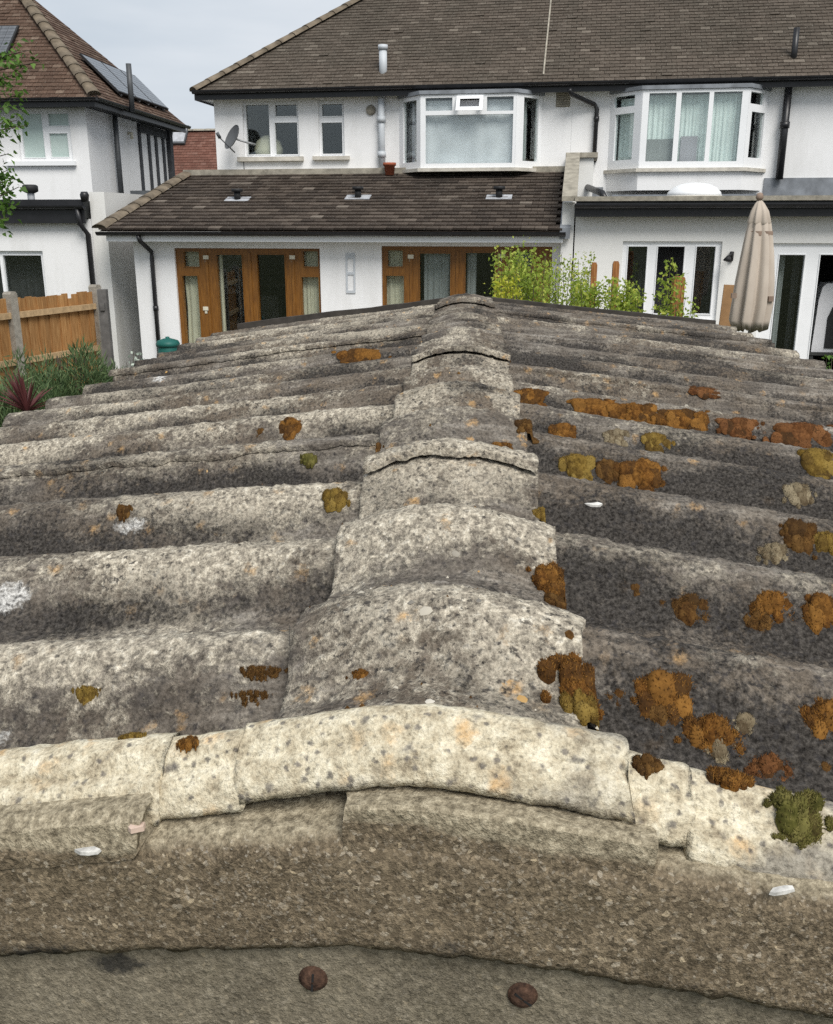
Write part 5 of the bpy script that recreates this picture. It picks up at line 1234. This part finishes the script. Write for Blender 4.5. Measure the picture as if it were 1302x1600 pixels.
# ================================================================== garden: fence, plants, parasol, bits and pieces
def leaf_cloud(name, P, D, L, W, mat, parent, seed=0, droop=.25):
    g = np.random.default_rng(seed); P = np.asarray(P, float); D = np.asarray(D, float); n = len(P)
    D = D / np.maximum(1e-6, np.linalg.norm(D, axis=1, keepdims=True)); S = np.cross(D, g.normal(size=(n, 3))); S /= np.maximum(1e-6, np.linalg.norm(S, axis=1, keepdims=True))
    L = (np.asarray(L) * np.ones(n))[:, None]; W = (np.asarray(W) * np.ones(n))[:, None]; N = np.cross(D, S); dz = np.zeros((n, 3)); dz[:, 2] = 1
    V = np.stack([P, P + D * L * .45 + S * W + N * W * .35, P + D * L - dz * L * droop, P + D * L * .45 - S * W + N * W * .35], 1).reshape(-1, 3)
    i = 4 * np.arange(n); F = np.concatenate([np.stack([i, i + 1, i + 2], -1), np.stack([i, i + 2, i + 3], -1)])
    return link(name, fast_mesh(name, V, F), mat, parent, False)
def rnd_dirs(n, g, up=.3):
    d = g.normal(size=(n, 3)); d[:, 2] += up; return d

# ---- close-boarded fence, running away from us on the left
fa, fb = at(14, 458, 12.2), at(147, 447, 13.7)
fd = Vector((fb.x - fa.x, fb.y - fa.y, 0)); FL = fd.length; fd /= FL; fn = Vector((fd.y, -fd.x, 0)); FT = 1.70
fence = empty('garden_fence', (fa.x, fa.y, 0), math.atan2(fd.y, fd.x)); tag(fence, 'orange-brown close-boarded timber fence with concrete posts at left', 'fence')
gr = random.Random(5)
nb = int((FL - .12) / .098)
for k in range(-11, nb):
    x = .07 + k * .098 + (0 if k >= 0 else -.10); h_ = FT - .03 + gr.uniform(-.012, .010) - (.07 if k == nb - 5 else 0)
    m = MB(); y = .012 * (k % 2); ln = gr.uniform(-.004, .004)
    m.add([(x, y - .01, .18), (x + .112, y - .004, .18), (x + .112, y + .006, .18), (x, y + .008, .18), (x + ln, y - .01, h_), (x + .112 + ln, y - .004, h_ + gr.uniform(-.006, .006)), (x + .112 + ln, y + .006, h_), (x + ln, y + .008, h_)],
          [(3, 2, 1, 0), (4, 5, 6, 7), (0, 1, 5, 4), (1, 2, 6, 5), (2, 3, 7, 6), (3, 0, 4, 7)]); m.build('board', 'fence_wood', fence)
for x0_, x1_ in ((.06, FL - .06), (-1.2, -.06)):
    for z in (1.43, .85, .35):
        m = MB(); m.box((x0_, -.055, z), (x1_, -.013, z + .075)); m.build('rail', 'rail_wood', fence)
    m = MB(); m.box((x0_, -.03, .0), (x1_, .02, .17)); m.build('gravel_board', 'post_concrete', fence)
for x in (0, FL):
    m = MB(); m.prism([(x - .06, 0), (x + .06, 0), (x + .06, FT + .03), (x + .035, FT + .06), (x - .035, FT + .06), (x - .06, FT + .03)], -.075, .05); m.build('post', 'post_concrete', fence)
pp_ = at(160, 452, 13.3); m = MB(); m.box((-.06, -.05, 0), (.06, .05, pp_.z)); m.box((-.03, -.075, pp_.z - .28), (.03, -.051, pp_.z - .18)); o = m.build('gate_post', 'post_dark', None); o.location = (pp_.x, pp_.y, 0); tag(o, 'dark weathered gate post beside the end of the fence', 'post')

# ---- tree reaching in from the left
TD = 9.0; tb_ = at(-190, 352, TD + .2)
tree = empty('garden_tree', (0, 0, 0)); tag(tree, 'young green leafy tree reaching into the left edge of the picture', 'tree')
g = np.random.default_rng(12); ends = [(48, 78, .1), (62, 96, 0), (38, 112, .1), (22, 92, -.1), (12, 132, 0), (34, 146, .15), (10, 168, -.2), (26, 188, .1), (42, 196, 0), (8, 205, .2), (14, 240, 0), (24, 278, .05), (12, 266, .1), (6, 305, 0), (22, 318, .1), (12, 340, -.1), (30, 292, 0), (4, 352, .1), (-10, 80, 0), (-12, 150, .2), (-14, 220, -.1), (-10, 290, .1), (-15, 340, 0)]
E = [at(x, y, TD + dz) for x, y, dz in ends]
for _ in range(26):
    v = Vector(g.normal(size=3)).normalized() * (.55 + .45 * g.random()); E.append(Vector((tb_.x - .1 + v.x * 1.0, tb_.y + v.y * 1.1, 3.15 + v.z * 1.35)))
m = MB(); top = Vector((tb_.x - .05, tb_.y, 4.0)); m.tube([Vector((tb_.x, tb_.y, 0)), Vector((tb_.x + .03, tb_.y, 1.2)), Vector((tb_.x - .02, tb_.y, 2.4)), top], [.075, .062, .045, .02], 10); m.build('trunk', 'bark', tree, True)
lm_ = MB(); LP, LD = [], []
for e in E:
    h0 = min(3.6, max(1.3, e.z - .55)); a = Vector((tb_.x, tb_.y, h0)); mid = (a + e) / 2 + Vector((0, 0, .12)) + Vector(g.normal(size=3)) * .05
    lm_.tube([a, mid, e], [.02, .012, .003], 6, False)
    for k in range(95):
        f = g.random() ** .6; p = a.lerp(mid, f * 2) if f < .5 else mid.lerp(e, f * 2 - 1)
        p = p + Vector(g.normal(size=3)) * (.045 + .05 * (1 - f)); LP.append(p); LD.append(Vector(g.normal(size=3)) + (e - a).normalized() * .8 + Vector((0, 0, -.1)))
lm_.build('limbs', 'bark', tree, True)
leaf_cloud('crown', LP, LD, g.uniform(.04, .075, len(LP)), g.uniform(.014, .025, len(LP)), 'leaf_tree', tree, 3)

# ---- feathery green bush and red spiky plant at the left eave of the garage
def tuft(name, px, py, dep, rad, htop, n, mat, label, L, W, seed, bend=.35, zlow=.5):
    b = at(px, py, dep); g = np.random.default_rng(seed); root = empty(name, (b.x, b.y, 0)); tag(root, label, 'plant')
    K = 11; ca = g.uniform(0, 6.283, K); cr_ = np.sqrt(g.random(K)) * rad * .8; hk = htop * g.uniform(.72, 1.02, K) * (1 - .25 * cr_ / rad); rk = rad * g.uniform(.25, .5, K)
    w_ = g.integers(0, K, n); a = g.uniform(0, 6.283, n); r = np.sqrt(g.random(n)); f = g.random(n) ** .75
    z = zlow * .9 + (hk[w_] - zlow * .9) * f * np.sqrt(np.maximum(.05, 1 - .8 * r * r)); sp = .45 + .75 * f
    P = np.stack([cr_[w_] * np.cos(ca[w_]) + r * rk[w_] * sp * np.cos(a), cr_[w_] * np.sin(ca[w_]) + r * rk[w_] * sp * np.sin(a), z], -1)
    D = np.stack([np.cos(a) * r * bend, np.sin(a) * r * bend, np.ones(n)], -1) + g.normal(0, .38, (n, 3))
    leaf_cloud('foliage', P, D, g.uniform(.6, 1.3, n) * L, W, mat, root, seed, .05)
    m = MB()
    for k in range(14):
        t_ = g.uniform(0, 6.283); q = rad * .55 * g.random(); m.tube([(q * .3 * math.cos(t_), q * .3 * math.sin(t_), 0), (q * math.cos(t_), q * math.sin(t_), htop * .75)], [.012, .005], 5)
    m.build('stems', 'bark', root); return root
tuft('feathery_bush', 92, 560, 9.6, .62, 1.72, 9500, 'leaf_bush', 'feathery green bush in front of the timber fence', .11, .007, 21, .7)
tuft('feathery_bush', 10, 580, 8.6, .45, 1.50, 5200, 'leaf_bush', 'greyer feathery bush at left picture edge behind the red spiky plant', .14, .006, 22)
tuft('green_underplanting', 150, 600, 8.2, .35, .98, 1800, 'leaf_bush', 'low green planting between the bush and the garage eave', .12, .007, 26)
cb = at(42, 640, 7.4); root = empty('spiky_cordyline', (cb.x, cb.y, 0)); tag(root, 'dark red spiky cordyline at left above the garage eave', 'plant')
g = np.random.default_rng(8); m = MB(); m.tube([(0, 0, 0), (.01, 0, .6), (0, 0, cb.z - .02)], [.035, .03, .025], 8); m.build('stem', 'bark', root, True)
for k in range(46):
    a = g.uniform(0, 6.283); el = R(g.uniform(25, 86)); L = g.uniform(.26, .42); d = Vector((math.cos(a) * math.cos(el), math.sin(a) * math.cos(el), math.sin(el))); sd = d.cross(Vector((0, 0, 1))).normalized(); nn = sd.cross(d)
    vs = []
    for t_, w_ in ((0, .008), (.3, .013), (.65, .011), (1, .0008)):
        p = Vector((0, 0, cb.z - .03)) + d * L * t_ - Vector((0, 0, 1)) * (L * .22 * t_ * t_ * math.cos(el)); vs += [p - sd * w_ + nn * w_ * .4, p, p + sd * w_ + nn * w_ * .4]
    q = MB(); q.add(vs, [(3*i + j, 3*i + j + 1, 3*i + j + 4, 3*i + j + 3) for i in range(3) for j in range(2)]); q.build('leaf_blade', 'leaf_red', root)

# ---- lime green shrubs behind the far end of the garage
def shrub(name, tips, dep, base_px, mat, label, leaf, n, spread, seed, ld=.05):
    g = np.random.default_rng(seed); b = at(base_px, 352, dep); root = empty(name, (b.x, b.y, 0)); tag(root, label, 'shrub')
    m = MB(); P, D = [], []
    for (x, y, dz) in tips:
        e = at(x, y, dep + dz) - Vector((b.x, b.y, 0)); a = Vector((e.x * .55 + g.normal() * .06, e.y * .5, .0)); mid = (a + e) / 2 + Vector((g.normal() * .05, g.normal() * .05, .1))
        m.tube([a, mid, e], [.009, .006, .002], 5, False)
        for k in range(n):
            f = 1 - .62 * g.random() ** 1.2; p = mid.lerp(e, f * 2 - 1) if f > .5 else a.lerp(mid, f * 2)
            P.append(p + Vector(g.normal(size=3)) * spread * (1.5 - f)); D.append(Vector(g.normal(size=3)) + Vector((0, 0, .5)))
    m.build('stems', 'bark', root, True)
    leaf_cloud('foliage', P, D, g.uniform(.6, 1.25, len(P)) * ld, g.uniform(.6, 1.2, len(P)) * ld * leaf, mat, root, seed + 1)
gs = np.random.default_rng(3)
T1 = [(x + gs.normal() * 5, 372 + abs(x - 812) * .35 + gs.random() * 60, gs.normal() * .2) for x in np.linspace(782, 850, 22)] + [(x, 415 + gs.random() * 30, gs.normal() * .2) for x in np.linspace(778, 850, 16)]
shrub('lime_shrub', T1, 9.8, 815, 'leaf_shrub', 'lime green shrub with small leaves in front of the right timber doors', .32, 125, .085, 31, .045)
T1b = [(x + gs.normal() * 4, 428 + gs.random() * 25, gs.normal() * .1) for x in np.linspace(776, 812, 9)]
shrub('yellow_shrub', T1b, 9.2, 792, 'leaf_yellow', 'yellow-green tuft at foot of the lime shrub beside the ridge end', .30, 120, .05, 33, .045)
T2 = [(x + gs.normal() * 6, 388 + gs.random() * 50 + abs(x - 900) * .1, gs.normal() * .25) for x in np.linspace(842, 925, 30)]
shrub('airy_shrub', T2, 10.6, 885, 'leaf_shrub', 'airy pale green shrub whose stems cross the white wall', .32, 100, .07, 35, .042)
T3 = [(x + gs.normal() * 6, 432 + gs.random() * 34, gs.normal() * .2) for x in np.linspace(905, 998, 28)]
shrub('low_shrub', T3, 9.6, 950, 'leaf_shrub', 'low bright green shrub around the trellis pickets', .32, 190, .07, 37, .045)
T4 = [(1048, 402, 0), (1042, 415, .1), (1058, 418, 0), (1035, 432, 0), (1066, 436, .1), (1050, 440, 0), (1028, 455, 0), (1072, 462, 0), (1060, 468, 0), (1040, 470, 0), (1082, 478, .1), (1030, 480, 0), (1052, 484, 0), (1086, 488, 0), (1068, 486, 0)]
shrub('climbing_plant', T4, 9.4, 1055, 'leaf_shrub', 'bright green climber on brown post before the open window', .32, 85, .05, 39, .05)
T5 = [(1213, 546, 0), (1222, 552, 0), (1232, 560, .1)]
shrub('small_weed', T5, 6.4, 1222, 'leaf_shrub', 'small lime green weed at right eave before glazed doors', .34, 14, .03, 41, .04)
T6 = [(1292, 556, 0), (1300, 548, 0), (1310, 552, 0)]
shrub('potted_foliage', T6, 8.2, 1298, 'leaf_tree', 'green foliage at right picture edge below the doorway', .3, 40, .05, 43, .06)
# pale flowering plant in the alley
T7 = [(208, 545, 0), (212, 552, .1), (203, 560, 0), (218, 556, 0), (225, 562, 0), (198, 566, 0)]
shrub('pale_plant', T7, 8.4, 210, 'leaf_pale', 'pale grey-green plant in the alley between wall and garage', .4, 22, .03, 45, .045)
# trellis pickets and post
for px, y0, dep, w_, lab in ((929, 410, 10.4, .030, 'orange-brown trellis picket nearer the tiled extension'), (963, 408, 10.4, .034, 'orange-brown trellis picket beside the white window')):
    p = at(px, y0, dep); m = MB(); m.prism([(-w_, 0), (w_, 0), (w_, p.z - .03), (w_ * .6, p.z), (-w_ * .6, p.z), (-w_, p.z - .03)], -.02, .02); o = m.build('trellis_picket', 'trellis_wood', None); o.location = (p.x, p.y, 0); tag(o, lab, 'post')
p = at(1061, 432, 9.8); m = MB(); m.prism([(-.055, 0), (.055, 0), (.055, p.z - .02), (.04, p.z), (-.04, p.z), (-.055, p.z - .02)], -.05, .05); o = m.build('wooden_post', 'trellis_wood', None); o.location = (p.x, p.y, 0); tag(o, 'thick brown wooden post carrying the climbing plant', 'post')
p = at(1136, 445, 12.6); m = MB(); m.box((-.105, -.02, 0), (.125, .02, p.z)); o = m.build('leaning_board', 'brown_board', None); o.location = (p.x, p.y, 0); o.rotation_euler = (R(0), R(2.2), R(-8)); tag(o, 'plain brown board standing to the left of the parasol', 'board')

# ---- closed parasol
PD = 11.6; pt = at(1187, 310, PD); pb = at(1172, 514, PD)
par = empty('closed_parasol', (pb.x, pb.y, 0)); tag(par, 'closed beige garden parasol in front of the glazed doors', 'parasol')
k_ = PD / 1546.0
def canopy(rows, folds, depth, n=96, seed=0):
    m = MB(); vs = []
    for (py, xl, xr, pl) in rows:
        a, b = at(xl, py, PD), at(xr, py, PD); cx, rx = (a.x + b.x) / 2 - pb.x, (b.x - a.x) / 2; z = a.z
        for j in range(n):
            t_ = 6.2832 * j / n; f = 1 - pl * (.5 + .5 * math.cos(folds * t_ + seed + .5 * math.sin(2 * t_)))
            f2 = 1 - .25 * pl * (.5 + .5 * math.cos(folds * 2 * t_ + 1.0))
            vs.append((cx + rx * f * f2 * math.cos(t_), rx * depth * f * f2 * math.sin(t_), z - (.02 * pl * math.cos(folds * t_ + seed) * 3 if py > 500 else 0)))
    N = len(rows); m.add(vs, [(i*n + j, i*n + (j+1) % n, (i+1)*n + (j+1) % n, (i+1)*n + j) for i in range(N-1) for j in range(n)]); return m
rows = [(322, 1179, 1197, .08), (345, 1170, 1205, .18), (365, 1164, 1208, .26), (400, 1156, 1211, .32), (440, 1147, 1212, .36), (475, 1141, 1210, .38), (500, 1137, 1205, .38), (515, 1141, 1202, .42), (510, 1148, 1195, .42)]
canopy(rows, 8, .85, seed=.6).build('canopy', 'parasol_fabric', par, True)
canopy([(312, 1185, 1190, .0), (318, 1180, 1195, .08), (330, 1173, 1202, .16), (347, 1167, 1206, .24), (350, 1168, 1204, .26)], 8, .9, seed=1.0).build('vent_cap', 'parasol_fabric', par, True)
m = MB(); q = pt - Vector((pb.x, pb.y, 0)); m.lathe([(.03, -.02), (.045, .01), (.035, .05), (.012, .065)], q, 12); m.build('finial', 'parasol_trim', par, True)
q = canopy([(361, 1166, 1208, .24), (364, 1166.5, 1208.5, .24), (368, 1166, 1208, .24)], 8, .88, seed=.6); q.build('tie_strap', 'parasol_trim', par, True)
m = MB(); m.tube([(0, 0, .06), (0, 0, 1.5), (pt.x - pb.x, 0, pt.z)], .022, 10); m.build('pole', 'galvanised', par, True)
m = MB(); m.lathe([(.28, 0), (.28, .04), (.20, .07), (.05, .09), (.04, .25)], (0, 0, 0), 20); m.build('base', 'dark_grey_pipe', par, True)
for x, y in ((1205, 467), (1147, 462)):
    p = at(x, y, PD - .12); m = MB(); c_ = p - Vector((pb.x, pb.y, 0)); m.box((c_.x - .03, c_.y - .01, c_.z - .03), (c_.x + .03, c_.y + .02, c_.z + .03)); m.build('strap_tab', 'parasol_trim', par)

# ---- inside the open doorway: a dark table with a white machine on it
def H2w(p): return Vector((H2.X + H2.c * p.x - H2.s * p.y, H2.Y + H2.s * p.x + H2.c * p.y, p.z))
tp = on(WX, 1290, 548, -.75); tw = H2w(tp)
tbl = empty('dark_table', (tw.x, tw.y, 0), R(ROT)); tag(tbl, 'dark table just inside the open glazed doors at right', 'table')
th_ = tp.z; m = MB(); m.box((-.30, -.28, th_ - .04), (.80, .35, th_)); m.build('table_top', 'dark_bitumen', tbl)
for x, y in ((-.26, -.24), (.76, -.24), (.76, .31), (-.26, .31)):
    m = MB(); m.box((x - .025, y - .025, .10), (x + .025, y + .025, th_ - .041)); m.build('leg', 'dark_bitumen', tbl)
ma = empty('white_machine', (tw.x, tw.y, th_), R(ROT)); tag(ma, 'white rounded machine with black recess on the dark table indoors', 'appliance')
hz_ = on(WX, 1290, 440, -.75).z - th_
m = MB(); m.prism([(-.26, .002), (.44, .002), (.44, hz_ * .9), (.36, hz_), (-.14, hz_ * .985), (-.20, hz_ * .93), (-.235, hz_ * .75)], -.20, .22); m.build('casing', 'white_metal', ma)
m = MB(); m.prism([(-.08, .06), (.36, .06), (.36, hz_ * .62), (-.02, hz_ * .66), (-.08, hz_ * .5)], -.215, -.202); m.build('recess_panel', 'rubber', ma)
m = MB(); m.box((.06, -.222, .14), (.28, -.216, .30)); m.build('display', 'dark_grey_pipe', ma)

# ---- teal bin by the downpipe
b = at(262, 530, 14.1); bn = empty('teal_bin', (b.x, b.y, 0)); tag(bn, 'teal plastic bin by the downpipe of tiled extension', 'bin')
m = MB(); m.lathe([(.12, .03), (.125, .06), (.155, b.z - .10), (.15, b.z - .09)], (0, 0, 0), 20); m.build('body', 'teal_plastic', bn, True)
m = MB(); m.lathe([(.17, b.z - .10), (.175, b.z - .06), (.15, b.z - .02), (.06, b.z + .01), (.03, b.z + .01), (.03, b.z + .035), (.005, b.z + .04)], (0, 0, 0), 20); m.build('lid', 'teal_plastic', bn, True)
